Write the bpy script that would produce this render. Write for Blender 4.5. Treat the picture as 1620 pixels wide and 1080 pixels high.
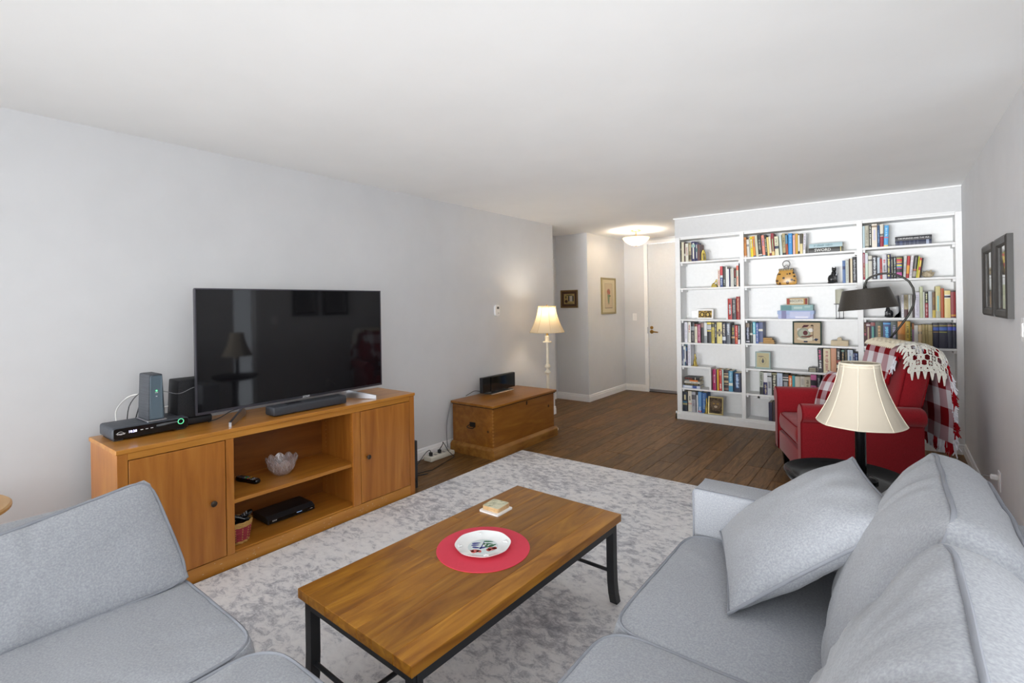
import bpy, bmesh, math, random
from mathutils import Vector, Matrix, noise

# ------------------------------------------------------------------ scene, camera, light
for o in list(bpy.data.objects):
    bpy.data.objects.remove(o, do_unlink=True)
scene = bpy.context.scene
COL = scene.collection
R = math.radians
PI = math.pi

CAM_YAW, CAM_ROLL, CAM_H = 0.6542, -0.0158, 1.422
cam_data = bpy.data.cameras.new('camera')
cam = bpy.data.objects.new('camera', cam_data)
COL.objects.link(cam)
_f = Vector((-math.sin(CAM_YAW), math.cos(CAM_YAW), 0))
_r = Vector((math.cos(CAM_YAW), math.sin(CAM_YAW), 0))
_u = Vector((0, 0, 1))
_r2 = _r * math.cos(CAM_ROLL) + _u * math.sin(CAM_ROLL)
_u2 = -_r * math.sin(CAM_ROLL) + _u * math.cos(CAM_ROLL)
cam.matrix_world = Matrix(((_r2.x, _u2.x, -_f.x, 0), (_r2.y, _u2.y, -_f.y, 0), (_r2.z, _u2.z, -_f.z, CAM_H), (0, 0, 0, 1)))
cam_data.sensor_width = 36.0
cam_data.lens = 787.5 / 1620 * 36.0
cam_data.shift_y = -(540 - 481.5) / 1620
cam_data.clip_start = 0.05
scene.camera = cam

world = bpy.data.worlds.new('world')
scene.world = world
world.use_nodes = True
_bg = world.node_tree.nodes['Background']
_bg.inputs[0].default_value = (0.965, 0.985, 1.0, 1)
_bg.inputs[1].default_value = 3.3

def area_light(name, loc, rot, sx, sy, power, color=(1, 1, 1), spread=PI):
    d = bpy.data.lights.new(name, 'AREA')
    d.shape = 'RECTANGLE'; d.size = sx; d.size_y = sy; d.energy = power; d.color = color
    o = bpy.data.objects.new(name, d); COL.objects.link(o)
    o.location = loc; o.rotation_euler = rot
    d.spread = spread
    return o

# the world's daylight comes in by the added windows behind the camera; this beam is added to brighten the far ceiling and bookcase
area_light('added_rear_fill_beam', (-1.5, -3.68, .75), (R(99), 0, R(-5.5)), 3.7, 1.2, 50, (0.98, 0.99, 1.0), R(46))

vs = scene.view_settings
vs.view_transform = 'Standard'; vs.look = 'None'; vs.gamma = 1.0; vs.use_curve_mapping = False
vs.exposure = 0.28
scene.cycles.max_bounces = 16; scene.cycles.diffuse_bounces = 12

# ------------------------------------------------------------------ helpers
def lin(c):
    if isinstance(c, str):
        c = tuple(int(c[i:i + 2], 16) / 255 for i in (0, 2, 4))
    return tuple((x / 12.92 if x <= 0.04045 else ((x + 0.055) / 1.055) ** 2.4) for x in c)

MATS = {}
def principled(name):
    m = bpy.data.materials.new(name); m.use_nodes = True
    nt = m.node_tree
    return m, nt, nt.nodes['Principled BSDF']

def M(name, col='808080', rough=0.5, metal=0.0, spec=0.5, emit=None, estr=0.0, trans=0.0, ior=1.45, alpha=1.0, coat=0.0, sheen=0.0):
    """plain material with a faint procedural mottling"""
    if name in MATS: return MATS[name]
    m, nt, b = principled(name)
    c = lin(col)
    n = nt.nodes.new('ShaderNodeTexNoise'); n.inputs['Scale'].default_value = 35; n.inputs['Detail'].default_value = 3
    mx = nt.nodes.new('ShaderNodeMix'); mx.data_type = 'RGBA'
    mx.inputs['A'].default_value = (*[x * 0.95 for x in c], 1); mx.inputs['B'].default_value = (*[min(1, x * 1.05) for x in c], 1)
    tc = nt.nodes.new('ShaderNodeTexCoord')
    nt.links.new(tc.outputs['Object'], n.inputs['Vector'])
    nt.links.new(n.outputs['Fac'], mx.inputs['Factor'])
    nt.links.new(mx.outputs['Result'], b.inputs['Base Color'])
    b.inputs['Roughness'].default_value = rough; b.inputs['Metallic'].default_value = metal
    b.inputs['Specular IOR Level'].default_value = spec; b.inputs['IOR'].default_value = ior
    b.inputs['Transmission Weight'].default_value = trans; b.inputs['Alpha'].default_value = alpha
    b.inputs['Coat Weight'].default_value = coat
    if sheen: b.inputs['Sheen Weight'].default_value = sheen
    if emit:
        b.inputs['Emission Color'].default_value = (*lin(emit), 1); b.inputs['Emission Strength'].default_value = estr
    MATS[name] = m
    return m

def noise_mat(name, stops, scale=(1, 1, 1), nscale=5, detail=5, rough=0.6, bump=0.0, bscale=200, spec=0.4, distort=0.0, coat=0.0, randomize=False, sheen=0.0, nrough=0.55, bdist=0.002, contrast=None):
    """noise -> colour ramp; 'scale' stretches the object coordinates (small number = long grain)"""
    if name in MATS: return MATS[name]
    m, nt, b = principled(name)
    L = nt.links.new
    tc = nt.nodes.new('ShaderNodeTexCoord')
    mp = nt.nodes.new('ShaderNodeMapping'); mp.inputs['Scale'].default_value = scale
    if randomize:
        oi = nt.nodes.new('ShaderNodeObjectInfo')
        va = nt.nodes.new('ShaderNodeVectorMath'); va.operation = 'MULTIPLY_ADD'
        va.inputs[1].default_value = (37.0, 53.0, 19.0)
        cb = nt.nodes.new('ShaderNodeCombineXYZ')
        for k in range(3): L(oi.outputs['Random'], cb.inputs[k])
        L(cb.outputs[0], va.inputs[0]); L(tc.outputs['Object'], va.inputs[2]); L(va.outputs[0], mp.inputs['Vector'])
    else:
        L(tc.outputs['Object'], mp.inputs['Vector'])
    n = nt.nodes.new('ShaderNodeTexNoise'); n.inputs['Scale'].default_value = nscale; n.inputs['Detail'].default_value = detail
    n.inputs['Roughness'].default_value = nrough; n.inputs['Distortion'].default_value = distort
    L(mp.outputs['Vector'], n.inputs['Vector'])
    cr = nt.nodes.new('ShaderNodeValToRGB')
    while len(cr.color_ramp.elements) < len(stops): cr.color_ramp.elements.new(0.5)
    for e, (p, c) in zip(cr.color_ramp.elements, stops): e.position = p; e.color = (*lin(c), 1)
    L(n.outputs['Fac'], cr.inputs['Fac'])
    src = cr.outputs['Color']
    if randomize:
        hs = nt.nodes.new('ShaderNodeHueSaturation')
        mr = nt.nodes.new('ShaderNodeMapRange'); mr.inputs['To Min'].default_value = 0.78; mr.inputs['To Max'].default_value = 1.22
        L(oi.outputs['Random'], mr.inputs['Value']); L(mr.outputs[0], hs.inputs['Value']); L(src, hs.inputs['Color'])
        src = hs.outputs['Color']
    L(src, b.inputs['Base Color'])
    b.inputs['Roughness'].default_value = rough; b.inputs['Specular IOR Level'].default_value = spec; b.inputs['Coat Weight'].default_value = coat
    if sheen: b.inputs['Sheen Weight'].default_value = sheen
    if bump:
        n2 = nt.nodes.new('ShaderNodeTexNoise'); n2.inputs['Scale'].default_value = bscale; n2.inputs['Detail'].default_value = 2
        L(mp.outputs['Vector'] if bscale < 100 else tc.outputs['Object'], n2.inputs['Vector'])
        bp = nt.nodes.new('ShaderNodeBump'); bp.inputs['Strength'].default_value = bump; bp.inputs['Distance'].default_value = bdist
        L(n2.outputs['Fac'], bp.inputs['Height']); L(bp.outputs[0], b.inputs['Normal'])
    MATS[name] = m
    return m

class MB:
    """collects geometry of ONE part"""
    def __init__(s): s.v = []; s.f = []; s.uv = None
    def add(s, v, f, X=None):
        n = len(s.v)
        s.v += [(X @ Vector(p)) if X is not None else Vector(p) for p in v]
        s.f += [tuple(i + n for i in q) for q in f]
        return s
    def bm(s, bm, X=None):
        bm.verts.ensure_lookup_table(); bm.verts.index_update()
        s.add([v.co.copy() for v in bm.verts], [[v.index for v in f.verts] for f in bm.faces], X); bm.free()
        return s
    def box(s, x0, x1, y0, y1, z0, z1, bev=0.0, seg=1, X=None):
        bm = bmesh.new()
        bmesh.ops.create_cube(bm, size=1)
        for v in bm.verts:
            v.co = Vector((x0 + (v.co.x + .5) * (x1 - x0), y0 + (v.co.y + .5) * (y1 - y0), z0 + (v.co.z + .5) * (z1 - z0)))
        if bev: bmesh.ops.bevel(bm, geom=bm.edges[:], offset=bev, segments=seg, affect='EDGES', profile=0.5)
        return s.bm(bm, X)
    def lathe(s, prof, n=24, c=(0, 0, 0), X=None, cap=True):
        v = []; f = []
        for r, z in prof:
            for k in range(n):
                a = 2 * PI * k / n
                v.append((c[0] + r * math.cos(a), c[1] + r * math.sin(a), c[2] + z))
        for i in range(len(prof) - 1):
            for k in range(n):
                a, b = i * n + k, i * n + (k + 1) % n
                f.append((a, b, b + n, a + n))
        if cap:
            f.append(tuple(range(n))[::-1]); f.append(tuple(range((len(prof) - 1) * n, len(prof) * n)))
        return s.add(v, f, X)
    def cyl(s, p0, p1, r0, r1=None, n=12, cap=True):
        return s.tube([p0, p1], [r0, r0 if r1 is None else r1], n, cap)
    def tube(s, pts, r, n=8, cap=True, closed=False, X=None):
        pts = [Vector(p) for p in pts]; N = len(pts)
        rs = list(r) if isinstance(r, (list, tuple)) else [r] * N
        seg = [(pts[i + 1] - pts[i]).length for i in range(N - 1)]
        if not closed and 4 <= N <= 12 and max(seg) < 7 * min(seg):      # Catmull-Rom through the given points
            q, qr = [], []
            for i in range(N - 1):
                a, b, c, d = pts[max(i - 1, 0)], pts[i], pts[i + 1], pts[min(i + 2, N - 1)]
                for k in range(4):
                    u = k / 4
                    q.append(.5 * (2 * b + (c - a) * u + (2 * a - 5 * b + 4 * c - d) * u * u + (3 * b - a - 3 * c + d) * u ** 3)); qr.append(rs[i] + (rs[i + 1] - rs[i]) * u)
            pts, rs = q + [pts[-1]], qr + [rs[-1]]; N = len(pts)
        v = []; f = []; ref = None
        for i, p in enumerate(pts):
            if closed: t = pts[(i + 1) % N] - pts[i - 1]
            else: t = pts[min(i + 1, N - 1)] - pts[max(i - 1, 0)]
            t.normalize()
            if ref is None:
                ref = Vector((0, 0, 1)) if abs(t.z) < .9 else Vector((1, 0, 0))
            a = (ref - t * ref.dot(t)).normalized(); b = t.cross(a); ref = a
            for k in range(n):
                q = 2 * PI * k / n
                v.append(p + (a * math.cos(q) + b * math.sin(q)) * rs[i])
        for i in range(N if closed else N - 1):
            for k in range(n):
                a0 = i * n + k; a1 = i * n + (k + 1) % n; j = ((i + 1) % N) * n
                f.append((a0, a1, j + (k + 1) % n, j + k))
        if cap and not closed:
            f.append(tuple(range(n))[::-1]); f.append(tuple(range((N - 1) * n, N * n)))
        return s.add(v, f, X)
    def prism(s, poly, h0, h1, axis='z', X=None):
        """2D polygon extruded; axis z: (x,y), y: (x,z), x: (y,z)"""
        mk = {'z': lambda a, b, h: (a, b, h), 'y': lambda a, b, h: (a, h, b), 'x': lambda a, b, h: (h, a, b)}[axis]
        n = len(poly)
        v = [mk(a, b, h0) for a, b in poly] + [mk(a, b, h1) for a, b in poly]
        f = [tuple(range(n)), tuple(range(n, 2 * n))[::-1]] + [(i, i + n, (i + 1) % n + n, (i + 1) % n) for i in range(n)]
        return s.add(v, f, X)
    def grid(s, fn, nu, nv, X=None, closed_u=False, uv=False):
        v = [fn(i / (nu if closed_u else nu - 1), j / (nv - 1)) for j in range(nv) for i in range(nu)]
        f = []
        for j in range(nv - 1):
            for i in range(nu if closed_u else nu - 1):
                a = j * nu + i; b = j * nu + (i + 1) % nu
                f.append((a, b, b + nu, a + nu))
        if uv: s.uv = [(i / (nu - 1), j / (nv - 1)) for j in range(nv) for i in range(nu)]
        return s.add(v, f, X)
    def thick(s, d):
        """give an open sheet a thickness d (along vertex normals)"""
        bm = bmesh.new(); vs_ = [bm.verts.new(p) for p in s.v]
        for q in s.f:
            try: bm.faces.new([vs_[i] for i in q])
            except ValueError: pass
        bm.normal_update()
        nrm = [v.normal.copy() for v in bm.verts]
        edges = {}
        for q in s.f:
            for i in range(len(q)):
                e = (q[i], q[(i + 1) % len(q)])
                edges[e] = 1
        n = len(s.v)
        s.v = s.v + [p - nn * d for p, nn in zip(s.v, nrm)]
        fb = [tuple(i + n for i in q)[::-1] for q in s.f]
        side = [(b, a, a + n, b + n) for (a, b) in edges if (b, a) not in edges]
        s.f = s.f + fb + side
        if s.uv: s.uv = s.uv + s.uv
        bm.free()
        return s
    def build(s, name, mat=None, parent=None, smooth=None, local=False, label=None, kind=None):
        off = Vector((0, 0, 0))
        if parent is not None and not local:
            q = parent
            while q is not None: off += q.location; q = q.parent
        me = bpy.data.meshes.new(name)
        own = parent is None and not local and kind is None
        if own:
            xs = [p.x for p in s.v]; ys = [p.y for p in s.v]; zs = [p.z for p in s.v]
            off = Vector(((min(xs) + max(xs)) / 2, (min(ys) + max(ys)) / 2, min(zs)))
        me.from_pydata([tuple(p - off) for p in s.v], [], s.f)
        bm = bmesh.new(); bm.from_mesh(me)
        bmesh.ops.recalc_face_normals(bm, faces=bm.faces[:])
        bm.to_mesh(me); bm.free()
        if s.uv:
            ul = me.uv_layers.new(name='uv')
            for lp in me.loops: ul.data[lp.index].uv = s.uv[lp.vertex_index]
        if smooth is not None:
            me.shade_smooth()
            me.set_sharp_from_angle(angle=R(smooth))
        me.update()
        o = bpy.data.objects.new(name, me); COL.objects.link(o)
        if mat is not None: me.materials.append(mat if not isinstance(mat, str) else MATS[mat])
        if own: o.location = off
        if parent is not None: o.parent = parent
        if label: o['label'] = label
        if kind: o['kind'] = kind
        return o

def tag(o, label, cat, group=None):
    o['label'] = label; o['category'] = cat
    if group: o['group'] = group
    return o

def thing(name, label, cat, loc=(0, 0, 0), rotz=0.0, group=None):
    o = bpy.data.objects.new(name, None); COL.objects.link(o)
    o.empty_display_size = 0.05
    o.location = loc; o.rotation_euler = (0, 0, rotz)
    return tag(o, label, cat, group)

def struct(name, mb, mat, smooth=None):
    return mb.build(name, mat, kind='structure', smooth=smooth)

def text_mesh(body, size, X, depth=0.0006, shear=0.0, bold=0.0):
    """flat lettering: returns (verts, faces) of text centred in the local xy plane, moved by X"""
    cu = bpy.data.curves.new('lettering', 'FONT'); cu.body = body; cu.size = size; cu.align_x = 'CENTER'; cu.align_y = 'CENTER'
    cu.extrude = depth; cu.shear = shear; cu.offset = bold; cu.resolution_u = 2
    ob = bpy.data.objects.new('lettering', cu); COL.objects.link(ob)
    dg = bpy.context.evaluated_depsgraph_get()
    me = bpy.data.meshes.new_from_object(ob.evaluated_get(dg))
    v = [X @ p.co for p in me.vertices]; f = [tuple(p.vertices) for p in me.polygons]
    bpy.data.objects.remove(ob, do_unlink=True); bpy.data.curves.remove(cu); bpy.data.meshes.remove(me)
    return v, f

def frame_xf(origin, xdir, ydir):
    x = Vector(xdir).normalized(); y = Vector(ydir).normalized(); z = x.cross(y).normalized(); y = z.cross(x)
    return Matrix(((x.x, y.x, z.x, origin[0]), (x.y, y.y, z.y, origin[1]), (x.z, y.z, z.z, origin[2]), (0, 0, 0, 1)))

def rrect(w, h, r, n=6):
    """rounded rectangle outline centred at 0"""
    pts = []
    for cx, cy, a0 in ((w / 2 - r, h / 2 - r, 0), (-w / 2 + r, h / 2 - r, 90), (-w / 2 + r, -h / 2 + r, 180), (w / 2 - r, -h / 2 + r, 270)):
        for k in range(n + 1):
            a = R(a0 + 90 * k / n); pts.append((cx + r * math.cos(a), cy + r * math.sin(a)))
    return pts

def resample(poly, m):
    """closed 2D polyline -> m evenly spaced points"""
    P = [Vector((*p, 0)) for p in poly]; n = len(P)
    d = [0]
    for i in range(n): d.append(d[-1] + (P[(i + 1) % n] - P[i]).length)
    out = []; j = 0
    for k in range(m):
        t = d[-1] * k / m
        while d[j + 1] < t: j += 1
        q = (t - d[j]) / max(1e-9, d[j + 1] - d[j])
        p = P[j].lerp(P[(j + 1) % n], q); out.append((p.x, p.y))
    return out

def cushion(w, h, edge, bulge, X, r=0.06, wr=0.004, seed=0, m=88, rings=13, side=0.012, crown=2.2, sag=0.0, taper=0.0, droop=0.0):
    """boxed upholstery cushion: outline w x h (local xy), edge thickness 'edge', faces crowned by 'bulge' (local z). returns MB, [piping paths]"""
    out = resample(rrect(w, h, r, 8), m)
    v = []; f = []
    def ringat(sc, z, push=0.0):
        for (x, y) in out:
            l = math.hypot(x, y) or 1
            fx = x * sc + x / l * push; fy = y * sc + y / l * push
            v.append(Vector((fx, fy, z)))
    prof = []
    for k in range(rings):                               # bottom centre -> rim
        sc = math.sin(PI / 2 * (k + .25) / rings)
        prof.append((sc, -edge / 2, 0))
    for k in range(4):                                   # side band
        a = -1 + 2 * (k + .5) / 4
        prof.append((1, edge / 2 * a * .98, side * (1 - a * a)))
    for k in range(rings - 1, -1, -1):
        sc = math.sin(PI / 2 * (k + .25) / rings)
        prof.append((sc, edge / 2, 0))
    for p in prof: ringat(*p)
    nr = len(prof)
    for i in range(nr - 1):
        for k in range(m):
            a, b = i * m + k, i * m + (k + 1) % m
            f.append((a, b, b + m, a + m))
    f.append(tuple(range(m))[::-1]); f.append(tuple(range((nr - 1) * m, nr * m)))
    rnd = Vector((seed * 7.3, seed * 3.1, seed * 5.7))
    nb = rings * m
    for vi, p in enumerate(v):
        if vi < nb or vi >= nb + 4 * m:            # crowned faces
            ex = max(0, 1 - min(1, abs(p.x) / (w / 2 + 1e-6)) ** crown); ey = max(0, 1 - min(1, abs(p.y) / (h / 2 + 1e-6)) ** crown)
            p.z += (1 if vi >= nb else -1) * bulge * (ex * ey) ** .55
        e = max(abs(p.x) / (w / 2), abs(p.y) / (h / 2))
        ang = math.atan2(p.y / h, p.x / w)
        rad = noise.noise(Vector((math.cos(ang) * 6, math.sin(ang) * 6, p.z * 3)) + rnd)
        soft = noise.noise(p * 5.0 + rnd) * .7 + noise.noise(p * 11 + rnd) * .5
        p.z += (1 if p.z > 0 else -1) * wr * (soft + rad * 1.6 * e ** 2) * (1 - .55 * e ** 6)
        l = math.hypot(p.x, p.y) or 1
        q = noise.noise(Vector((p.x * 6, p.y * 6, 0)) + rnd) * wr * .3 * e ** 4
        p.x += p.x / l * q; p.y += p.y / l * q
        if droop: p.y -= droop * (.5 - p.x / w) * (p.y / h + .5)
        if taper and p.x > 0: p.x *= 1 - taper * (p.y / h + .5)
        if sag: p.z -= sag * math.exp(-((p.x / (w * .3)) ** 2 + (p.y / (h * .3)) ** 2))
    mb = MB(); mb.add(v, f, X)
    paths = []
    for zi, sg in ((rings - 1, -1), (rings + 4, 1)):
        ring = [v[zi * m + k] for k in range(m)]
        path = []
        for p in ring:
            l = math.hypot(p.x, p.y)
            path.append(Vector((p.x + p.x / l * .003, p.y + p.y / l * .003, p.z)))
        for _ in range(4): path = [(path[k - 1] + path[k] * 2 + path[(k + 1) % m]) / 4 for k in range(m)]
        path = [X @ p for p in path]
        paths.append(path)
    return mb, paths

def cushion_part(name, parent, w, h, edge, bulge, X, mat, pmat, pipe=0.0055, local=False, pipes=(0, 1), label=None, **k):
    mb, paths = cushion(w, h, edge, bulge, X, **k)
    c = mb.build(name, mat, parent, smooth=60, local=local, label=label)
    for i in pipes:
        MB().tube(paths[i], pipe, 6, closed=True).build('piping', pmat, c, smooth=60, local=True if parent is None else local)
    return c

def knife_pillow(w, h, bulge, X, seed=0, wr=.004, n=30):
    """knife-edge pillow in the local xy plane; returns closed MB and its seam path"""
    rnd = Vector((seed * 3.7, seed * 1.9, seed * 8.1))
    def pt(u, t, s):
        x_, y_ = 2 * u - 1, 2 * t - 1
        e = max(0, (1 - abs(x_) ** 2.4) * (1 - abs(y_) ** 2.4))
        px = x_ * w / 2 * (1 - .055 * (1 - y_ * y_) * abs(x_) ** 3); py = y_ * h / 2 * (1 - .055 * (1 - x_ * x_) * abs(y_) ** 3)
        q = Vector((px, py, 0)) * 7 + rnd
        wk = noise.noise(q) * .6 + noise.noise(q * 2.3) * .4
        cr = noise.noise(Vector((math.atan2(y_, x_) * 3, 0, seed))) * (x_ * x_ + y_ * y_)
        return X @ Vector((px, py, s * bulge * e ** .52 + (wr * (wk + cr * .8)) * (min(1, e * 6))))
    v = []; f = []
    ids = {}
    for s in (1, -1):
        for j in range(n + 1):
            for i in range(n + 1):
                rim = i in (0, n) or j in (0, n)
                if rim and s == -1: ids[(s, i, j)] = ids[(1, i, j)]; continue
                ids[(s, i, j)] = len(v); v.append(pt(i / n, j / n, s))
        for j in range(n):
            for i in range(n):
                q = [ids[(s, i, j)], ids[(s, i + 1, j)], ids[(s, i + 1, j + 1)], ids[(s, i, j + 1)]]
                f.append(tuple(q if s == 1 else q[::-1]))
    seam = [v[ids[(1, i, 0)]] for i in range(n)] + [v[ids[(1, n, j)]] for j in range(n)] + [v[ids[(1, i, n)]] for i in range(n, 0, -1)] + [v[ids[(1, 0, j)]] for j in range(n, 0, -1)]
    return MB().add(v, f), seam

# ------------------------------------------------------------------ materials
WALL = noise_mat('wall_paint', [(0.3, 'dadbdd'), (0.7, 'dfe0e2')], nscale=3, rough=0.75, bump=0.05, bscale=240, spec=0.25)
CEIL = noise_mat('ceiling_paint', [(0.3, 'eeeeed'), (0.7, 'f2f2f1')], nscale=2, rough=0.85, bump=0.08, bscale=180, spec=0.2)
TRIM = M('white_trim_paint', 'f7f7f7', 0.4)
SHELFW = M('bookcase_white_paint', 'e4e5e5', 0.45)
FLOORM = noise_mat('dark_walnut_planks', [(0.22, '3f2a17'), (0.42, '62441f'), (0.58, '77562f'), (0.8, '8d6a3f')], scale=(9, 1.1, 9), nscale=3.2, detail=7, rough=0.42, bump=0.12, bscale=30, spec=0.22, distort=1.4, randomize=True, nrough=0.62)
FLOORB = M('floor_underlay', '35261a', 0.6)
CHERRY = noise_mat('honey_cherry_wood', [(0.25, '96581c'), (0.5, 'ad6c28'), (0.78, 'be8036')], scale=(7, 7, .6), nscale=2.4, detail=5, rough=0.38, spec=0.45, distort=0.8, coat=0.15)
CHERRY_H = noise_mat('honey_cherry_wood_lengthwise', [(0.25, 'a2661f'), (0.5, 'ba7c2e'), (0.78, 'ca8f3f')], scale=(7, .6, 7), nscale=2.4, detail=5, rough=0.34, spec=0.5, distort=0.8, coat=0.2)
TABLEW = noise_mat('varnished_acacia', [(0.2, '5c3508'), (0.42, '80500f'), (0.6, '98661a'), (0.82, 'b5822a')], scale=(6, .8, 6), nscale=2.6, detail=6, rough=0.32, spec=0.35, distort=1.6, coat=0.08, randomize=True)
PINE = noise_mat('aged_pine', [(0.2, '74420f'), (0.5, '8d5718'), (0.8, 'a26c28')], scale=(4, .7, 4), nscale=2.8, detail=5, rough=0.42, distort=1.2, coat=0.1)
PINE_D = noise_mat('worn_pine_plinth', [(0.25, '6a4216'), (0.45, '8f5f24'), (0.75, 'a87838')], scale=(6, 1.2, 6), nscale=3, detail=6, rough=0.5)
GREY = noise_mat('grey_heather_upholstery', [(0.3, '8f9298'), (0.5, '9b9ea4'), (0.7, 'a8abb0')], nscale=190, detail=6, rough=0.95, bump=0.12, bscale=600, spec=0.1, sheen=0.15, bdist=0.001)
GREYP = M('grey_piping_cord', '8c8f96', 0.9, spec=0.1)
REDF = noise_mat('red_chenille_upholstery', [(0.3, '7a141c'), (0.5, '891921'), (0.7, '96202a')], nscale=260, detail=3, rough=0.95, bump=0.2, bscale=420, spec=0.1, sheen=0.25, bdist=0.001)
REDP = M('red_seam_cord', '7a161d', 0.9, spec=0.1)
BLACKM = M('black_powder_coat', '232427', 0.45, spec=0.5)
BLACKW = M('black_lacquered_wood', '0f0f11', 0.2, spec=0.14)
BLACKP = M('black_plastic', '26272b', 0.45)
GLOSS = M('glossy_black_plastic', '0e0e10', 0.12, spec=0.5)
STEEL = M('brushed_aluminium', 'b9bcc2', 0.3, metal=1.0)
BRASS = M('antique_brass', 'a9803f', 0.32, metal=1.0)
GILT = M('gilt_metal', 'a8954f', 0.38, metal=0.9)
BRONZE = M('dark_bronze', '4a4037', 0.4, metal=0.8)
PAGES = noise_mat('book_pages', [(0.3, 'c9c0a8'), (0.7, 'e0d9c6')], scale=(60, 1, 1), nscale=8, rough=0.9, spec=0.1)
CREAMP = M('cream_enamel', 'e4dcc8', 0.45)
IVORY = M('ivory_shade_fabric', 'd9cdb6', 0.8, spec=0.2)

def rug_material():
    m, nt, b = principled('distressed_rug'); L = nt.links.new
    tc = nt.nodes.new('ShaderNodeTexCoord')
    mp = nt.nodes.new('ShaderNodeMapping'); mp.inputs['Scale'].default_value = (.9, 1.35, 1); L(tc.outputs['Object'], mp.inputs['Vector'])
    def nz(sc, det, ro, dis=0):
        n = nt.nodes.new('ShaderNodeTexNoise'); n.inputs['Scale'].default_value = sc; n.inputs['Detail'].default_value = det
        n.inputs['Roughness'].default_value = ro; n.inputs['Distortion'].default_value = dis; L(mp.outputs[0], n.inputs['Vector']); return n
    big = nz(1.5, 3, .5, .3); med = nz(17, 8, .74, .5); fine = nz(110, 3, .6)
    a = nt.nodes.new('ShaderNodeMath'); a.operation = 'MULTIPLY_ADD'; a.inputs[1].default_value = .45; L(big.outputs['Fac'], a.inputs[0]); L(med.outputs['Fac'], a.inputs[2])
    a2 = nt.nodes.new('ShaderNodeMath'); a2.operation = 'MULTIPLY_ADD'; a2.inputs[1].default_value = .16; L(fine.outputs['Fac'], a2.inputs[0]); L(a.outputs[0], a2.inputs[2])
    cr = nt.nodes.new('ShaderNodeValToRGB')
    st = [(0.66, 'efeff0'), (0.79, 'e6e6e8'), (0.86, 'c9cacf'), (0.93, 'b2b3ba'), (1.0, '9c9da6')]
    while len(cr.color_ramp.elements) < len(st): cr.color_ramp.elements.new(.5)
    for e, (p, c) in zip(cr.color_ramp.elements, st): e.position = p; e.color = (*lin(c), 1)
    L(a2.outputs[0], cr.inputs['Fac']); L(cr.outputs[0], b.inputs['Base Color'])
    b.inputs['Roughness'].default_value = .95; b.inputs['Specular IOR Level'].default_value = .1
    bp = nt.nodes.new('ShaderNodeBump'); bp.inputs['Strength'].default_value = .25; bp.inputs['Distance'].default_value = .002
    n2 = nz(260, 2, .5); L(n2.outputs['Fac'], bp.inputs['Height']); L(bp.outputs[0], b.inputs['Normal'])
    MATS['rug'] = m
    return m
RUG = rug_material()

# ------------------------------------------------------------------ room shell
XL, XR, YB, H = -3.5, 0.5, 6.045, 2.44
YREAR, YHALL, YDOOR, XHALL, YEND = -3.6, 6.36, 7.6, -4.03, 5.45
XBL = -2.113
fl = struct('floor', MB().box(XHALL - .1, XR + .1, YREAR - .1, YDOOR + .1, -.06, -.009), FLOORB)
random.seed(4)
PW, PL = 0.13, 1.22
plank_data = {}
def plank(x0, y0, y1):
    key = round(y1 - y0, 2)
    ln = y1 - y0
    if key not in plank_data:
        mb = MB().box(-PW / 2 + .001, PW / 2 - .001, -ln / 2 + .001, ln / 2 - .001, -.009, 0, bev=.0018)
        o = mb.build('plank', FLOORM, fl, local=True)
        plank_data[key] = o.data
    else:
        o = bpy.data.objects.new('plank', plank_data[key]); COL.objects.link(o); o.parent = fl
    o.location = (x0 + PW / 2, (y0 + y1) / 2, 0)
row = 0
x = XHALL
while x < XR:
    if x < XL - .05: a, b = YEND, YHALL
    elif x < XBL - .05: a, b = YREAR, YDOOR
    else: a, b = YREAR, YB + .02
    y = a - random.choice((0, .3, .6, .9)) if a < 0 else a - random.choice((0, .4, .8))
    while y < b:
        y0, y1 = max(y, a), min(y + PL, b)
        covered = (y1 < 3.8 and x > -2.8 and x < .1)
        behind = y1 < .1
        if y1 - y0 > .05 and not covered and not behind: plank(x, y0, y1)
        elif y1 - y0 > .05 and not behind and y1 > 3.3: plank(x, y0, y1)
        y += PL
    x += PW
struct('ceiling', MB().box(XHALL - .1, XR + .1, YREAR - .1, YDOOR + .1, H, H + .08), CEIL)
struct('wall_left', MB().box(XL - .12, XL, YREAR, YEND, -.01, H), WALL)
struct('wall_hallway_near', MB().box(XHALL, XL - .12, YEND - .12, YEND, -.01, H), WALL)
struct('wall_hallway_end', MB().box(XHALL - .1, XHALL, YEND - .12, YHALL + .1, -.01, H), WALL)
struct('wall_hallway_far', MB().box(XHALL, XL, YHALL, YHALL + .12, -.01, H), WALL)
struct('wall_entry_side', MB().box(XL - .12, XL, YHALL + .12, YDOOR + .1, -.01, H), WALL)
DX0, DX1, DZ = -3.098, -2.18, 2.345
wb = MB().box(XL, DX0 - .06, YDOOR, YDOOR + .1, -.01, H).box(DX0 - .06, XBL, YDOOR, YDOOR + .1, DZ + .055, H)
struct('wall_entry_back', wb, WALL)
struct('wall_bookcase_back', MB().box(XBL, XR, 6.275, 6.36, -.01, H), WALL)
struct('wall_bookcase_side', MB().box(XBL, XBL + .08, 6.36, YDOOR, -.01, H), WALL)
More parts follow.
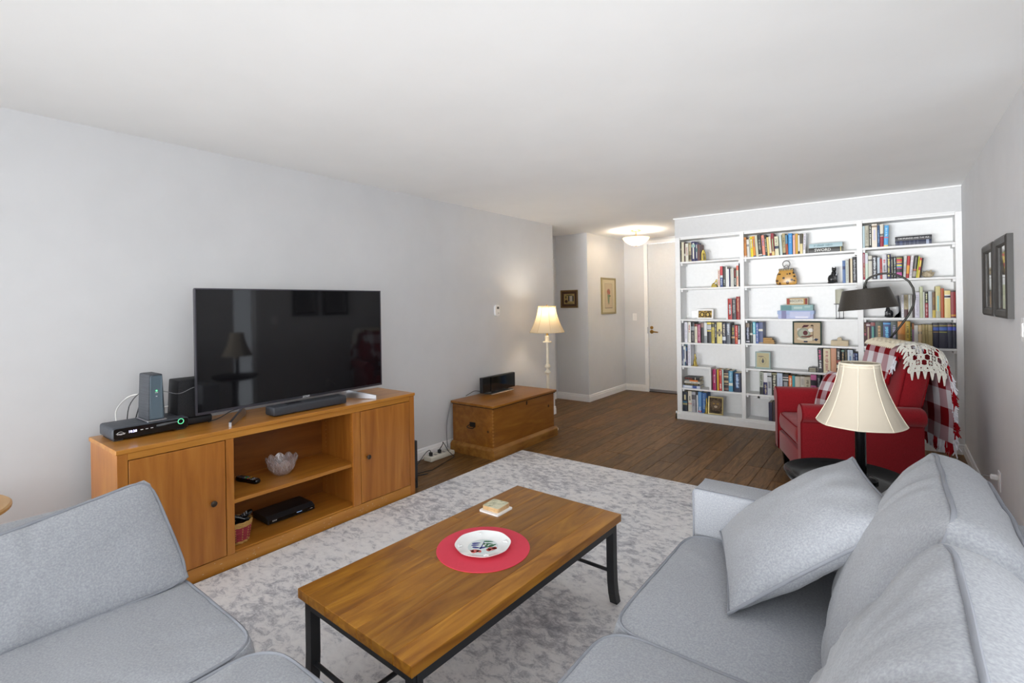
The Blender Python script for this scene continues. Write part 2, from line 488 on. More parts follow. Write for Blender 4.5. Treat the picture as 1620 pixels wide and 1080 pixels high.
# right wall with a tall narrow window just out of view, wide side and rear windows added to let daylight in
WY0, WY1 = 2.86, 3.16
RW0, RW1 = -2.2, 1.2
wr_ = MB().box(XR, XR + .12, WY1, 6.36, -.01, H).box(XR, XR + .12, YREAR, RW0, -.01, H).box(XR, XR + .12, RW1, WY0, -.01, H).box(XR, XR + .12, RW0, RW1, -.01, .96).box(XR, XR + .12, RW0, RW1, 2.14, H).box(XR, XR + .12, WY0, WY1, -.01, .12).box(XR, XR + .12, WY0, WY1, 2.3, H)
struct('wall_right', wr_, WALL)
struct('wall_rear', MB().box(XL, -3.38, YREAR - .12, YREAR, -.01, H).box(.38, XR, YREAR - .12, YREAR, -.01, H).box(-3.38, .38, YREAR - .12, YREAR, -.01, .12).box(-3.38, .38, YREAR - .12, YREAR, 2.36, H), WALL)
GLASS = M('window_glass', 'ffffff', 0.0, trans=1.0, ior=1.02, spec=0.3)
def window(name, pts):
    o = struct(name, MB().box(*pts[0]), TRIM)
    return o
w1 = struct('window_1', MB().box(XR + .02, XR + .07, WY0, WY0 + .03, .12, 2.3).box(XR + .02, XR + .07, WY1 - .03, WY1, .12, 2.3).box(XR + .02, XR + .07, WY0 + .03, WY1 - .03, .12, .15).box(XR + .02, XR + .07, WY0 + .03, WY1 - .03, 2.27, 2.3), TRIM)
MB().box(XR + .04, XR + .045, WY0 + .03, WY1 - .03, .15, 2.27).build('pane', M('dimming_window_glass', 'a4a8ad', 0.0, trans=1.0, ior=1.02, spec=0.3), w1)  # pane tint added to dim the daylight mirrored in the television
w3m = MB()
for yy in (RW0, -.52, RW1 - .04): w3m.box(XR + .02, XR + .06, yy, yy + .04, .96, 2.14)
w3m.box(XR + .02, XR + .06, RW0 + .04, RW1 - .04, .96, 1.0).box(XR + .02, XR + .06, RW0 + .04, RW1 - .04, 2.1, 2.14)
struct('added_side_window', w3m, TRIM)  # unseen side window, added to light the console and left wall
w2m = MB()
for xx in (-3.38, -2.14, -.9, .34): w2m.box(xx, xx + .04, YREAR - .07, YREAR - .03, .12, 2.36)
w2m.box(-3.34, .34, YREAR - .07, YREAR - .03, .12, .16).box(-3.34, .34, YREAR - .07, YREAR - .03, 2.32, 2.36)
struct('added_rear_window', w2m, TRIM)  # unseen rear window, added to bring daylight into the room

def baseboard(name, p0, p1, nrm):
    """skirting from p0 to p1 on the floor, sticking out along nrm"""
    p0 = Vector((*p0, 0)); p1 = Vector((*p1, 0)); n = Vector((*nrm, 0)); d = p1 - p0
    prof = [(0, 0), (.016, 0), (.016, .068), (.012, .074), (.012, .09), (.007, .1), (0, .1)]
    v = [p0 + n * a + Vector((0, 0, b)) for a, b in prof] + [p1 + n * a + Vector((0, 0, b)) for a, b in prof]
    k = len(prof)
    f = [tuple(range(k)), tuple(range(k, 2 * k))[::-1]] + [(i, i + k, (i + 1) % k + k, (i + 1) % k) for i in range(k)]
    return struct(name, MB().add(v, f), TRIM)
baseboard('baseboard_left', (XL, YREAR), (XL, YEND), (1, 0))
baseboard('baseboard_hallway', (XHALL, YHALL), (XL, YHALL), (0, -1))
baseboard('baseboard_entry_side', (XL, YHALL - .016), (XL, YDOOR), (1, 0))
baseboard('baseboard_entry_back', (XL, YDOOR), (DX0 - .06, YDOOR), (0, -1))
baseboard('baseboard_right', (XR, WY1), (XR, YB - .018), (-1, 0))
# entry door with casing
struct('trim_1', MB().box(DX0 - .06, DX0 - .004, YDOOR - .014, YDOOR + .06, 0, DZ + .055).box(DX0 - .004, XBL, YDOOR - .014, YDOOR + .06, DZ + .006, DZ + .055), TRIM)
door = struct('door_1', MB().box(DX0, DX1, YDOOR + .012, YDOOR + .052, .012, DZ, bev=.002), M('door_paint', 'd6d7d8', 0.45))
MB().box(DX0 - .004, DX1, YDOOR - .002, YDOOR + .05, .0, .011).build('threshold', M('dark_threshold', '2a2724', 0.5), door)
MB().box(DX0, DX1, YDOOR + .004, YDOOR + .012, .012, .05).build('kick_strip', STEEL, door)
MB().lathe([(.026, 0), (.026, .008), (.018, .014), (.018, .02)], 16, X=frame_xf((-3.05, YDOOR + .012, 1.02), (1, 0, 0), (0, 0, 1))).build('deadbolt', BRASS, door, smooth=40)
hm = MB().lathe([(.03, 0), (.03, .008), (.012, .014), (.012, .045)], 16, X=frame_xf((-3.05, YDOOR + .012, .955), (1, 0, 0), (0, 0, 1)))
hm.tube([(-3.05, YDOOR - .03, .955), (-3.0, YDOOR - .032, .957), (-2.935, YDOOR - .028, .95)], [.011, .011, .008], 8)
hm.build('lever_handle', BRASS, door, smooth=40)
MB().box(DX0 - .014, DX0 - .003, YDOOR - .016, YDOOR - .01, .93, 1.03).build('strike_plate', STEEL, door)
# casing of the bedroom door at the hallway end
struct('trim_2', MB().box(XHALL, XHALL + .016, 6.2, 6.285, 0, 2.09).box(XHALL, XHALL + .016, 5.45, 6.2, 2.02, 2.09), TRIM)
struct('door_2', MB().box(XHALL + .001, XHALL + .008, 5.46, 6.2, .01, 2.02), MATS['door_paint'])

def wall_plate(name, label, cat, X, kind):
    """X: plate centre, local xy in the wall plane, z outwards"""
    t = thing(name, label, cat, X.translation)
    def b(nm, mat, *q, **k): return MB().box(*q, bev=.0012, X=X, **k).build(nm, mat, t)
    b('cover_plate', TRIM, -.036, .036, -.058, .058, 0, .006)
    if kind == 'switch': b('rocker', M('switch_white', 'f4f4f4', .35), -.017, .017, -.033, .033, .006, .011)
    else:
        for s in (-1, 1): b('socket', M('switch_white', 'f4f4f4', .35), -.017, .017, s * .021 - .014, s * .021 + .014, .006, .0085)
    return t
wall_plate('light_switch', 'white rocker light switch beside the entry door', 'light switch', frame_xf((-3.326, YDOOR, 1.19), (1, 0, 0), (0, 0, 1)), 'switch')
ow = wall_plate('wall_outlet', 'white wall outlet behind the grey sofa with a plug in it', 'outlet', frame_xf((XR, 4.2, .30), (0, -1, 0), (0, 0, 1)), 'outlet')
pl = thing('lamp_plug', 'pale plug and cord in the outlet behind the sofa', 'plug', (XR - .01, 4.2, .3))
MB().box(XR - .045, XR - .009, 4.185, 4.215, .305, .335, bev=.006).build('plug_body', TRIM, pl)
MB().tube([(XR - .04, 4.2, .32), (XR - .09, 4.22, .315), (XR - .13, 4.26, .27), (XR - .12, 4.3, .1), (XR - .12, 4.32, .01)], .004, 6).build('cord', M('grey_cord', '8a8a8a', .6), pl, smooth=60)
wall_plate('wall_switch', 'white switch plate at the right edge of the photo', 'light switch', frame_xf((XR, 3.42, 1.26), (0, -1, 0), (0, 0, 1)), 'switch')

# thermostat on left wall
t = thing('thermostat', 'small white thermostat on the grey wall above the chest', 'thermostat', (XL, 4.274, 1.3))
MB().prism(rrect(.075, .125, .03), 0, .022, X=frame_xf((XL, 4.274, 1.358), (0, 1, 0), (0, 0, 1))).build('body', M('thermostat_white', 'f1f1f1', .4), t, smooth=40)
MB().box(XL + .022, XL + .0235, 4.262, 4.298, 1.375, 1.4).build('display', M('lcd_grey', '5b5f63', .3), t)
MB().box(XL + .022, XL + .0245, 4.274, 4.296, 1.325, 1.335).build('button', M('button_grey', 'c9c9c9', .4), t)

# ------------------------------------------------------------------ rug
rug = MB().prism(rrect(2.95, 3.58, .01, 2), 0, .008, X=Matrix.Translation((-2.88 + 2.95 / 2, 3.883 - 1.79, 0))).build('area_rug', RUG)
tag(rug, 'large distressed pale grey area rug under the coffee table', 'rug')

# ------------------------------------------------------------------ bookcase
bk = thing('bookcase', 'white built-in wall bookcase with three bays of shelves', 'bookcase', ((XBL + XR) / 2, YB + .11, 0))
BD = 6.27
def bpart(nm, *q, bev=.0015): return MB().box(*q, bev=bev).build(nm, SHELFW, bk)
bpart('side_panel', XBL, -2.055, YB, BD, .0, 2.2)
bpart('divider', -1.378, -1.335, YB, BD, .09, 2.2)
bpart('divider', -.287, -.240, YB, BD, .09, 2.2)
bpart('side_panel', .45, .498, YB, BD, .0, 2.2)
bpart('back_panel', -2.055, .45, BD - .008, BD - .001, .09, 2.2)
hd = MB().box(XBL, .498, YB - .0, BD, 2.2, 2.425, bev=.001).build('header', M('header_paint', 'c8c9ca', .6), bk)
bpart('soffit', -2.055, .45, YB + .02, BD - .01, 2.175, 2.199)
MB().prism([(YB - .012, 2.425), (YB - .012, 2.433), (YB - .018, 2.439), (BD, 2.439), (BD, 2.425)], XBL - .012, .498, 'x').build('cornice', SHELFW, bk)
MB().box(-2.055, .45, YB - .004, YB + .001, 2.196, 2.206).build('header_bead', SHELFW, bk)
bpart('bottom_panel', -2.055, .45, YB + .003, BD - .008, .07, .094)
MB().prism([(YB - .018, 0), (YB - .018, .066), (YB - .013, .072), (YB - .013, .084), (YB - .006, .092), (YB + .003, .092), (YB + .003, 0)], XBL - .018, .498, 'x').build('plinth', SHELFW, bk)
MB().prism([(XBL - .018, 0), (XBL - .018, .066), (XBL - .013, .072), (XBL - .013, .084), (XBL - .006, .092), (XBL, .092), (XBL, 0)], YB - .018, BD, 'y').build('plinth_return', SHELFW, bk)
BAYS = {'A': (-2.055, -1.378), 'B': (-1.335, -.287), 'C': (-.240, .45)}
SZ = {'A': [1.905, 1.586, 1.210, .929, .647, .380], 'B': [1.911, 1.586, 1.220, .944, .662, .380], 'C': [1.928, 1.613, 1.236, .953]}
for bay, (xa, xb) in BAYS.items():
    for i, z in enumerate(SZ[bay]):
        x1 = xb
        if bay == 'A' and i == 4: x1 = -1.732
        bpart('shelf', xa, x1, YB + .002, BD - .008, z - .02, z)
        MB().box(xa, xa + .02, YB + .03, BD - .01, z - .045, z - .02).build('cleat', SHELFW, bk)
        if not (bay == 'A' and i == 4): MB().box(xb - .02, xb, YB + .03, BD - .01, z - .045, z - .02).build('cleat', SHELFW, bk)
bpart('upright', -1.732, -1.712, YB + .002, BD - .008, .38, .647)

SHELVES = [
    ('A1', 'top shelf of left bay', 1.905, [
        (-2.0629, -2.0426, 0.247, 0, '1d1c1a', 'black', [(0.6, 0.68, '8f8c78')]),
        (-2.0414, -2.0115, 0.241, 0, 'cfcab0', 'cream', []),
        (-2.0103, -1.9961, 0.235, 0, '46282c', 'dark maroon', [(0.3, 0.42, 'b9b4b0')]),
        (-1.995, -1.9602, 0.22, 0, 'cdccbd', 'pale grey', [('t', 0.35, 0.8, 'b58a86')]),
        (-1.959, -1.9234, 0.224, 0, '8d8467', 'olive collage', [(0.55, 0.9, 'c4b99a'), (0.1, 0.35, '4a4430')]),
        (-1.9223, -1.8771, 0.238, 0, '23224f', 'navy with cream panel', [(0.12, 0.92, 'd8d5c8'), (0.7, 0.85, '8fb0aa')]),
        (-1.8759, -1.8502, 0.22, 0, '2a2a58', 'navy with teal panel', [(0.15, 0.9, 'c9cfc6'), (0.5, 0.7, '4f6f70')]),
        (-1.8488, -1.8253, 0.197, 0, '5c3a38', 'brown leather', [(0.1, 0.9, '66443e')]),
    ]),
    ('A2', 'second shelf of left bay', 1.586, [
        (-1.6257, -1.6017, 0.207, 0, 'dcd3c2', 'cream with red lettering', [('t', 0.1, 0.95, 'b3303f')]),
        (-1.5982, -1.5699, 0.241, 0, '24427e', 'red white and blue', [(0.56, 1, 'c03a42'), (0.45, 0.56, 'd8dde0'), ('t', 0.1, 0.4, 'c9d2e6')]),
        (-1.5671, -1.5361, 0.233, 0, '2a2a2a', 'charcoal', [(0.15, 0.95, '4b4a47'), ('t', 0.1, 0.38, '9fb0a8')]),
        (-1.5346, -1.5192, 0.233, 0, 'e6e6e2', 'white', []),
        (-1.518, -1.5007, 0.204, 0, 'dfe0e4', 'white with lavender edge', [(0, 1, 'e8ecec')]),
        (-1.4997, -1.4874, 0.211, 0, '241f4d', 'dark indigo', []),
        (-1.4862, -1.4714, 0.213, 0, '1c1c24', 'black striped white', [(0, 0.98, 'cfcfc6')]),
        (-1.4702, -1.4509, 0.212, 0, 'cfcfc6', 'pale stone', []),
        (-1.4497, -1.4242, 0.197, 0, '232323', 'black with red band', [(0.55, 0.95, 'a23b35'), ('t', 0.1, 0.5, 'c5cfc6')]),
        (-1.421, -1.3986, 0.238, 0, 'e6cdb4', 'coral and cream', [(0.78, 1, 'e0715a'), ('t', 0.08, 0.5, 'd84a3c'), (0.5, 0.75, 'c9c6b4')]),
        (-1.3974, -1.3888, 0.263, 0, '2c2c33', 'thin slate', []),
    ]),
    ('A3', 'third shelf of left bay', 1.21, [
        (-1.5378, -1.5204, 0.24, 0, 'dfe3e4', 'white', []),
        (-1.5173, -1.4741, 0.239, 0, 'a8302c', 'red with black panel', [(0.18, 0.78, '26201f'), ('t', 0.25, 0.7, 'c9cdd0')]),
        (-1.4731, -1.4313, 0.238, 0, '33343a', 'dark silver-lettered', [('t', 0.3, 0.95, 'a8a9a6')]),
        (-1.4279, -1.391, 0.262, 0, '8e2420', 'deep red', [('t', 0.35, 0.9, 'cfa27c')]),
    ]),
    ('A4', 'fourth shelf of left bay', 0.929, [
        (-2.02, -1.9856, 0.246, 0, 'd9d9e2', 'lavender white', [('t', 0.2, 0.9, 'b9b9c9')]),
        (-1.9811, -1.9463, 0.247, 0, 'dcdbd4', 'white', [('t', 0.5, 0.85, 'b0605a')]),
        (-1.9436, -1.9013, 0.244, 0, '26272b', 'black', [(0.6, 0.8, '8a8f93'), ('t', 0.1, 0.5, '8f8a86')]),
        (-1.9, -1.8691, 0.225, 0, 'd8d2bd', 'cream with dark top', [(0.86, 1, '7a3a2c'), ('t', 0.2, 0.7, 'b0aa98')]),
        (-1.8669, -1.8308, 0.222, 0, '8c3156', 'plum', [('t', 0.1, 0.95, 'd8a6b8')]),
        (-1.8282, -1.7945, 0.245, 0, '2a2d2c', 'charcoal with photo top', [(0.75, 0.97, '8d6f66')]),
        (-1.7902, -1.7557, 0.245, 0, '8f9497', 'silver grey', [(0.35, 0.98, 'cfd2d2')]),
        (-1.7541, -1.7076, 0.246, 0, '22242a', 'black with yellow stripe', [(0.56, 0.62, 'dccb62'), (0.9, 1, 'd8c64f'), (0.65, 0.88, 'b9bcbf')]),
        (-1.7066, -1.6727, 0.241, 0, 'c2b357', 'olive yellow', [(0.78, 0.95, '4a4a38'), ('t', 0.1, 0.7, '8a7c30')]),
        (-1.67, -1.6452, 0.247, 0, '1d1c1f', 'thin black', [('t', 0.3, 0.9, 'b5b5b0')]),
        (-1.6421, -1.5857, 0.247, 0, 'd6c984', 'pale yellow with portrait', [(0.34, 0.68, '3c3930'), (0.44, 0.58, '8f8468')]),
        (-1.5837, -1.5466, 0.242, 0, '1f2540', 'navy with white lettering', [('t', 0.4, 0.95, 'd5cdb6'), (0.16, 0.34, 'cfd5dd')]),
        (-1.5404, -1.4954, 0.242, 0, '5d636d', 'slate', [(0.42, 0.95, '7f8fa5'), ('t', 0.45, 0.95, 'd8dbe0')]),
        (-1.4867, -1.4482, 0.216, 0, '3c3533', 'dark brown', [('t', 0.5, 0.85, 'a89a3f'), (0.3, 0.4, 'b99a76')]),
        (-1.4467, -1.4161, 0.214, 0, 'b5312f', 'bright red', [('t', 0.45, 0.95, 'e0a09a'), ('t', 0.1, 0.35, 'd8a24a')]),
        (-1.4151, -1.3911, 0.217, 0, '20262c', 'black and white', [(0, 0.24, 'd8dade'), ('t', 0.35, 0.95, 'c6d2d2')]),
    ]),
    ('A5', 'fifth shelf of left bay', 0.647, [
        (-2.0695, -2.0545, 0.258, 0, '3a3a60', 'indigo', [(0.3, 0.65, '5d5885'), (0.08, 0.25, 'c9c6d0')]),
        (-2.0534, -2.0416, 0.257, 0, 'a9b9d3', 'pale blue', []),
        (-2.0404, -2.0261, 0.238, 0, '243a5e', 'navy with cream ends', [(0.82, 1, 'd9dac6'), (0, 0.35, 'd5d6cc')]),
        (-2.0249, -2.0094, 0.237, 0, 'd6d8da', 'white with teal foot', [(0, 0.2, '2f5878')]),
        (-2.0082, -1.9928, 0.236, 0, '28283f', 'dark navy', [(0.75, 0.95, '2f5a80'), (0.1, 0.3, '6a5f7f')]),
        (-1.9885, -1.9534, 0.263, 0, 'd5d6de', 'thick white', [('t', 0.05, 0.95, 'a9a9c4')]),
    ]),
    ('A6', 'lowest divided shelf of left bay', 0.38, [
        (-1.6973, -1.6609, 0.277, 0, 'a8195c', 'magenta', [(0.36, 0.74, 'ead9df'), ('t', 0.4, 0.7, 'a8195c')]),
        (-1.6592, -1.6503, 0.273, 0, '2d4a44', 'thin dark green', []),
        (-1.6491, -1.6308, 0.277, 0, 'd9a93c', 'golden yellow', []),
        (-1.6278, -1.5984, 0.242, 0, 'c03a32', 'scarlet', [('t', 0.75, 0.95, 'ead0cc'), ('t', 0.1, 0.35, 'ead0cc')]),
        (-1.5957, -1.5793, 0.265, 0, 'b9d4cc', 'thin mint', []),
        (-1.575, -1.5245, 0.249, 0, '2c2026', 'dark plum banded', [(0.8, 0.84, 'c6b28c'), (0.66, 0.74, 'c6b28c'), (0.62, 0.64, 'b7a179'), (0.4, 0.5, 'b7a179'), (0.3, 0.33, 'b7a179'), (0.05, 0.16, '7a5f55')]),
        (-1.5224, -1.4782, 0.237, 0, '4f93b5', 'teal blue', [(0.28, 0.42, 'd9dcd0'), ('t', 0.5, 0.95, 'a9d0dc')]),
        (-1.4681, -1.3934, 0.233, 0, '242d47', 'navy with blue panel', [(0.2, 0.95, '3f6fae'), ('t', 0.25, 0.9, 'b9cfe6')]),
    ]),
    ('A7', 'bottom of left bay', 0.095, [
        (-2.0669, -1.9996, 0.244, 0, '232a36', 'dark with cream picture', [(0.58, 0.84, 'cfc59a'), (0.44, 0.5, '2f7396'), (0.32, 0.42, '9d9468')]),
        (-1.992, -1.9489, 0.247, 0, 'd5d1c2', 'ivory', [('t', 0.55, 0.75, '3a3a3c'), (0.35, 0.42, 'cf9d90')]),
        (-1.9459, -1.9014, 0.242, 0, 'a9abb3', 'silver grey', [(0.62, 0.86, '5b5a60'), ('t', 0.3, 0.55, '7f7c88')]),
        (-1.8929, -1.8754, 0.23, 0, 'd9dbe0', 'thin white', [(0.9, 1, '24242c')]),
        (-1.8715, -1.8356, 0.248, 0, '6a9fd2', 'light blue', [(0.02, 0.1, 'a83a44'), ('t', 0.05, 0.3, 'e0e6ee')]),
        (-1.8308, -1.7757, 0.244, 0, '2f5f9c', 'royal blue', [('t', 0.2, 0.9, '7fa6d0')]),
    ]),
    ('B1', 'top shelf of middle bay', 1.911, [
        (-1.3331, -1.3071, 0.227, -1.5, 'b9762f', 'orange brown', [('t', 0.7, 0.9, '7a4a20'), (0, 0.08, 'd9c6bc')]),
        (-1.3044, -1.2801, 0.201, -2, 'cfcfc8', 'white with curl emblem', [(0.6, 0.8, '8f8f90'), (0.72, 0.88, 'd6d6cf')]),
        (-1.2783, -1.2652, 0.222, -2.5, 'a9ab9c', 'sage grey', []),
        (-1.2641, -1.239, 0.23, -3, 'd8c81f', 'yellow and black', [(0.42, 0.9, '26261f'), ('t', 0.45, 0.85, 'd9d9d0')]),
        (-1.2375, -1.215, 0.231, -3, 'd68a2c', 'orange', [('t', 0.5, 0.85, '5a5f94'), (0.0, 0.06, '2d3a78')]),
        (-1.2119, -1.1867, 0.236, -3.5, 'c6c7ae', 'pale sage', []),
        (-1.185, -1.1482, 0.243, -3.5, '262523', 'thick black', [('t', 0.3, 0.75, '9a958a'), (0.04, 0.1, 'cfcdc2')]),
        (-1.1453, -1.1175, 0.233, -3.5, 'e28d79', 'salmon', [('t', 0.5, 0.85, '5b5f9c'), (0, 0.06, '6aa0b0')]),
        (-1.116, -1.0944, 0.234, -3.5, '232523', 'black with pale lettering', [('t', 0.2, 0.8, 'b0b59a')]),
        (-1.0933, -1.0757, 0.206, -3.5, 'dcc67c', 'straw', []),
        (-1.0741, -1.0525, 0.212, -3.5, 'd3ccb5', 'cream and maroon', [(0, 0.14, '7a2f2c')]),
        (-1.0514, -1.0247, 0.245, -2.5, '8c2430', 'maroon green and cream', [(0.2, 0.75, '83b07e'), (0, 0.19, 'd9bf7c')]),
        (-1.0209, -0.9834, 0.206, -2, 'd3d1b4', 'cream with navy band', [(0.35, 0.5, '24344f'), ('t', 0.55, 0.9, '8a8a76')]),
        (-0.9725, -0.948, 0.219, -3, 'bccac6', 'pale grey green', []),
        (-0.9466, -0.9175, 0.235, -2, 'a89a72', 'khaki with dark letters', [('t', 0.35, 0.8, '2c2a22'), (0, 0.1, '2a2620')]),
        (-0.9155, -0.8948, 0.214, -2, '4f7f9c', 'blue and rust', [(0, 0.55, 'a04a30')]),
        (-0.893, -0.8569, 0.227, 0, '2b86c9', 'bright blue', [('t', 0.55, 0.9, '7fbbe4')]),
        (-0.8491, -0.8272, 0.205, 0, 'dcb0a4', 'pink', [('t', 0.75, 0.92, 'a07068')]),
        (-0.8262, -0.8037, 0.219, 0, 'c69a35', 'mustard', []),
        (-0.8025, -0.7865, 0.201, 0, 'd5d5d2', 'white with black foot', [(0, 0.15, '2a2a30')]),
        (-0.7849, -0.7597, 0.215, 0, 'd3c593', 'cream with dark top', [(0.5, 1, '4a463c')]),
        (-0.7575, -0.7356, 0.215, 2, 'dcdce0', 'white speckled', [('t', 0.2, 0.95, '8f7f9c')]),
    ]),
    ('B2', 'second shelf of middle bay', 1.586, [
        (-0.4104, -0.3852, 0.229, 0, '4f6c9c', 'steel blue', [(0.6, 0.75, '2b3a66')]),
        (-0.3842, -0.3571, 0.227, 0, 'b9bdb6', 'light grey cloth', [('t', 0.1, 0.9, 'a3a79f')]),
        (-0.3554, -0.3445, 0.245, 0, '4a3325', 'dark brown', []),
        (-0.3433, -0.3271, 0.244, 0, 'dcd0b4', 'ivory', []),
        (-0.3259, -0.2915, 0.26, 0, '1b1b20', 'black with white stripe', [(0.02, 0.98, '2a2a2e'), ('t', 0.1, 0.9, '9fa2a6')]),
    ]),
    ('B4', 'fourth shelf of middle bay', 0.944, [
        (-1.3297, -1.2922, 0.228, 0, '1f2336', 'dark navy white-lettered', [('t', 0.2, 0.75, 'aeb4c9'), (0.78, 0.98, '7a6a5a'), (0.06, 0.1, 'dcdce6')]),
        (-1.2896, -1.2625, 0.229, 0, '24282a', 'black with green grey panel', [(0.06, 0.95, '4d5752'), (0.4, 0.5, 'c3c3bb')]),
        (-1.2591, -1.2302, 0.238, 0, '5db3c4', 'turquoise and white', [(0, 0.43, 'cfd6d6'), ('t', 0.5, 0.95, 'cfe6ea')]),
        (-1.2271, -1.2016, 0.229, 0, '4a63a3', 'cobalt', [('t', 0.1, 0.95, 'b9c0d6')]),
        (-1.1996, -1.1552, 0.237, 0, '47537d', 'slate blue', [(0.58, 0.68, 'cfd0c2'), (0.02, 0.06, 'a88f5c')]),
    ]),
    ('B5', 'fifth shelf of middle bay', 0.662, [
        (-0.6344, -0.5918, 0.248, -1.5, '1f1a22', 'black with pink lettering', [('t', 0.55, 0.92, 'e0568c'), ('t', 0.18, 0.5, 'd5d5d5')]),
        (-0.5881, -0.527, 0.25, 0, 'cfc2a0', 'thick cream', [('t', 0.1, 0.9, 'a2645a'), (0.02, 0.98, 'd3c8a8')]),
        (-0.5231, -0.4748, 0.257, 0, 'b87c5c', 'terracotta', [(0.03, 0.97, 'bf8867')]),
        (-0.4728, -0.4373, 0.251, 0, '1d1b1b', 'black with red emblem', [('t', 0.6, 0.92, 'c2c0ba'), (0.42, 0.55, '8e3222'), (0.22, 0.36, 'd6d6c9')]),
        (-0.431, -0.4038, 0.243, 0, '1f2626', 'black with gold lettering', [('t', 0.2, 0.9, 'b99458'), (0.93, 1, '6f8f80')]),
        (-0.4022, -0.3799, 0.251, 0, '26261f', 'very dark green', [('t', 0.2, 0.9, '6f6440')]),
        (-0.3779, -0.3343, 0.247, 0, 'b9c6d3', 'white with blue picture', [(0.3, 0.75, '5f7ea6'), ('t', 0.78, 0.95, '8f93a8')]),
        (-0.3322, -0.3176, 0.216, 0, '3c426c', 'violet navy', [('t', 0.2, 0.95, 'c6c6d6')]),
        (-0.3165, -0.2922, 0.218, 0, '1f2f5c', 'navy', [('t', 0.2, 0.95, '8fa3c6')]),
    ]),
    ('B6', 'sixth shelf of middle bay', 0.38, [
        (-1.1968, -1.1593, 0.248, 0, 'a3a99c', 'grey green with black foot', [(0, 0.32, '26292c'), ('t', 0.4, 0.95, '4f544c')]),
        (-1.1582, -1.1183, 0.244, 0, '26235a', 'white and navy', [(0.56, 1, 'd9d9dc'), ('t', 0.05, 0.5, 'b9a98c')]),
        (-1.1173, -1.0756, 0.247, 0, 'b9bdc2', 'silver photo', [(0.8, 0.86, '1f1f22'), (0.3, 0.6, '7f8288')]),
        (-1.0744, -1.0227, 0.245, 0, '2b2a20', 'black with olive edges', [('t', 0.25, 0.9, 'cfccb4'), (0.93, 1, '8f8c68')]),
        (-1.0217, -0.9694, 0.249, 0, 'b6c3d6', 'pale powder blue', [('t', 0.2, 0.8, 'a3aac0')]),
        (-0.9682, -0.9123, 0.239, 0, '1d2026', 'black with skull emblem', [(0.84, 0.88, 'd9c9c4'), (0.72, 0.78, 'c9c9c2'), (0.4, 0.66, '8c8c90')]),
        (-0.9106, -0.8778, 0.228, 0, 'e0701f', 'vivid orange', [('t', 0.5, 0.9, 'f0dccb')]),
        (-0.8764, -0.8505, 0.229, 0, '3fa0ac', 'teal', [(0.25, 0.33, 'b9aca0')]),
        (-0.8493, -0.8021, 0.224, 0, 'd3cab8', 'wide cream', []),
        (-0.8008, -0.761, 0.227, 0, 'd6d1c6', 'cream with blue picture', [(0, 0.5, '2f7fb5'), (0.6, 0.9, 'bdb8ae')]),
        (-0.7598, -0.7066, 0.226, 0, 'd3cab2', 'cream with dotted lettering', [('t', 0.2, 0.9, '8a7a68')]),
        (-0.7044, -0.6526, 0.254, 0, 'cf6aa2', 'hot pink', [(0.55, 0.78, '33303a'), ('t', 0.2, 0.5, '7a2f66')]),
        (-0.6488, -0.6145, 0.249, 0, '26262c', 'black with silver lettering', [('t', 0.3, 0.9, 'a6a6ae')]),
        (-0.5893, -0.5501, 0.259, 0, '8c2426', 'dark crimson', []),
        (-0.548, -0.5157, 0.254, 0, 'c96a58', 'coral', []),
        (-0.5135, -0.4729, 0.257, 0, '24262c', 'ebony', []),
        (-0.4709, -0.4349, 0.252, 0, '5a2f4c', 'mulberry', []),
        (-0.4327, -0.4033, 0.262, 0, '2a3238', 'blue black', []),
        (-0.4013, -0.3638, 0.262, 0, '7a2a2c', 'brick red', []),
        (-0.3618, -0.3267, 0.263, 0, '26282c', 'jet black', []),
    ]),
    ('B7', 'bottom of middle bay', 0.095, [
        (-1.1099, -1.0755, 0.204, 0, '2b2a48', 'midnight blue', []),
        (-1.0729, -1.0364, 0.218, 0, '3a2c2c', 'umber', []),
        (-1.0341, -0.9979, 0.214, 0, '28303c', 'gunmetal', []),
    ]),
    ('C1', 'top shelf of right bay', 1.928, [
        (-0.2413, -0.2204, 0.235, 0, 'aebfc8', 'pale blue with navy edge', [(0.0, 0.98, 'b6cad0')]),
        (-0.2188, -0.1877, 0.245, 0, 'b0ad9c', 'taupe', [('t', 0.2, 0.8, '8f8c7c'), (0.04, 0.08, '26262a')]),
        (-0.1863, -0.1653, 0.221, 0, '2a2a28', 'black and white title', [(0.1, 0.42, 'cfcfc2'), ('t', 0.45, 0.95, 'd3d3c9')]),
        (-0.1638, -0.1222, 0.23, 0, 'dcd3c6', 'cream with lavender print', [(0.3, 0.75, 'c3c0d3'), (0.85, 0.93, '8f7c66')]),
        (-0.1197, -0.1007, 0.213, 0, '2c4a70', 'dark blue', [('t', 0.2, 0.8, '7f9cc0')]),
        (-0.0986, -0.0717, 0.221, 0, 'cfcabc', 'cream over crimson', [(0, 0.46, '8e1530'), (0.48, 0.58, '6a6a68')]),
        (-0.0706, -0.0379, 0.205, 2.5, '4a9bd0', 'sky blue', [(0.0, 0.08, 'd3c27c'), (0.4, 0.45, 'c96a7c'), ('t', 0.5, 0.9, 'a9d3ec')]),
    ]),
    ('C2', 'second shelf of right bay', 1.613, [
        (-0.2423, -0.2233, 0.265, 0, 'a02748', 'crimson and white', [(0.62, 0.97, 'cfcfcf'), ('t', 0.1, 0.6, 'dcc9a6')]),
        (-0.2214, -0.1982, 0.265, 0, 'c3d3c4', 'mint', [(0.6, 0.95, 'cdd0d8')]),
        (-0.1957, -0.1653, 0.235, 0, 'c3c0b4', 'beige', [(0.78, 0.84, '3a3a38')]),
        (-0.1642, -0.1261, 0.23, 0, '22222a', 'black with white lettering', [('t', 0.05, 0.95, 'd3d8dc')]),
        (-0.1245, -0.103, 0.213, 0, 'b3c0ca', 'ice blue', []),
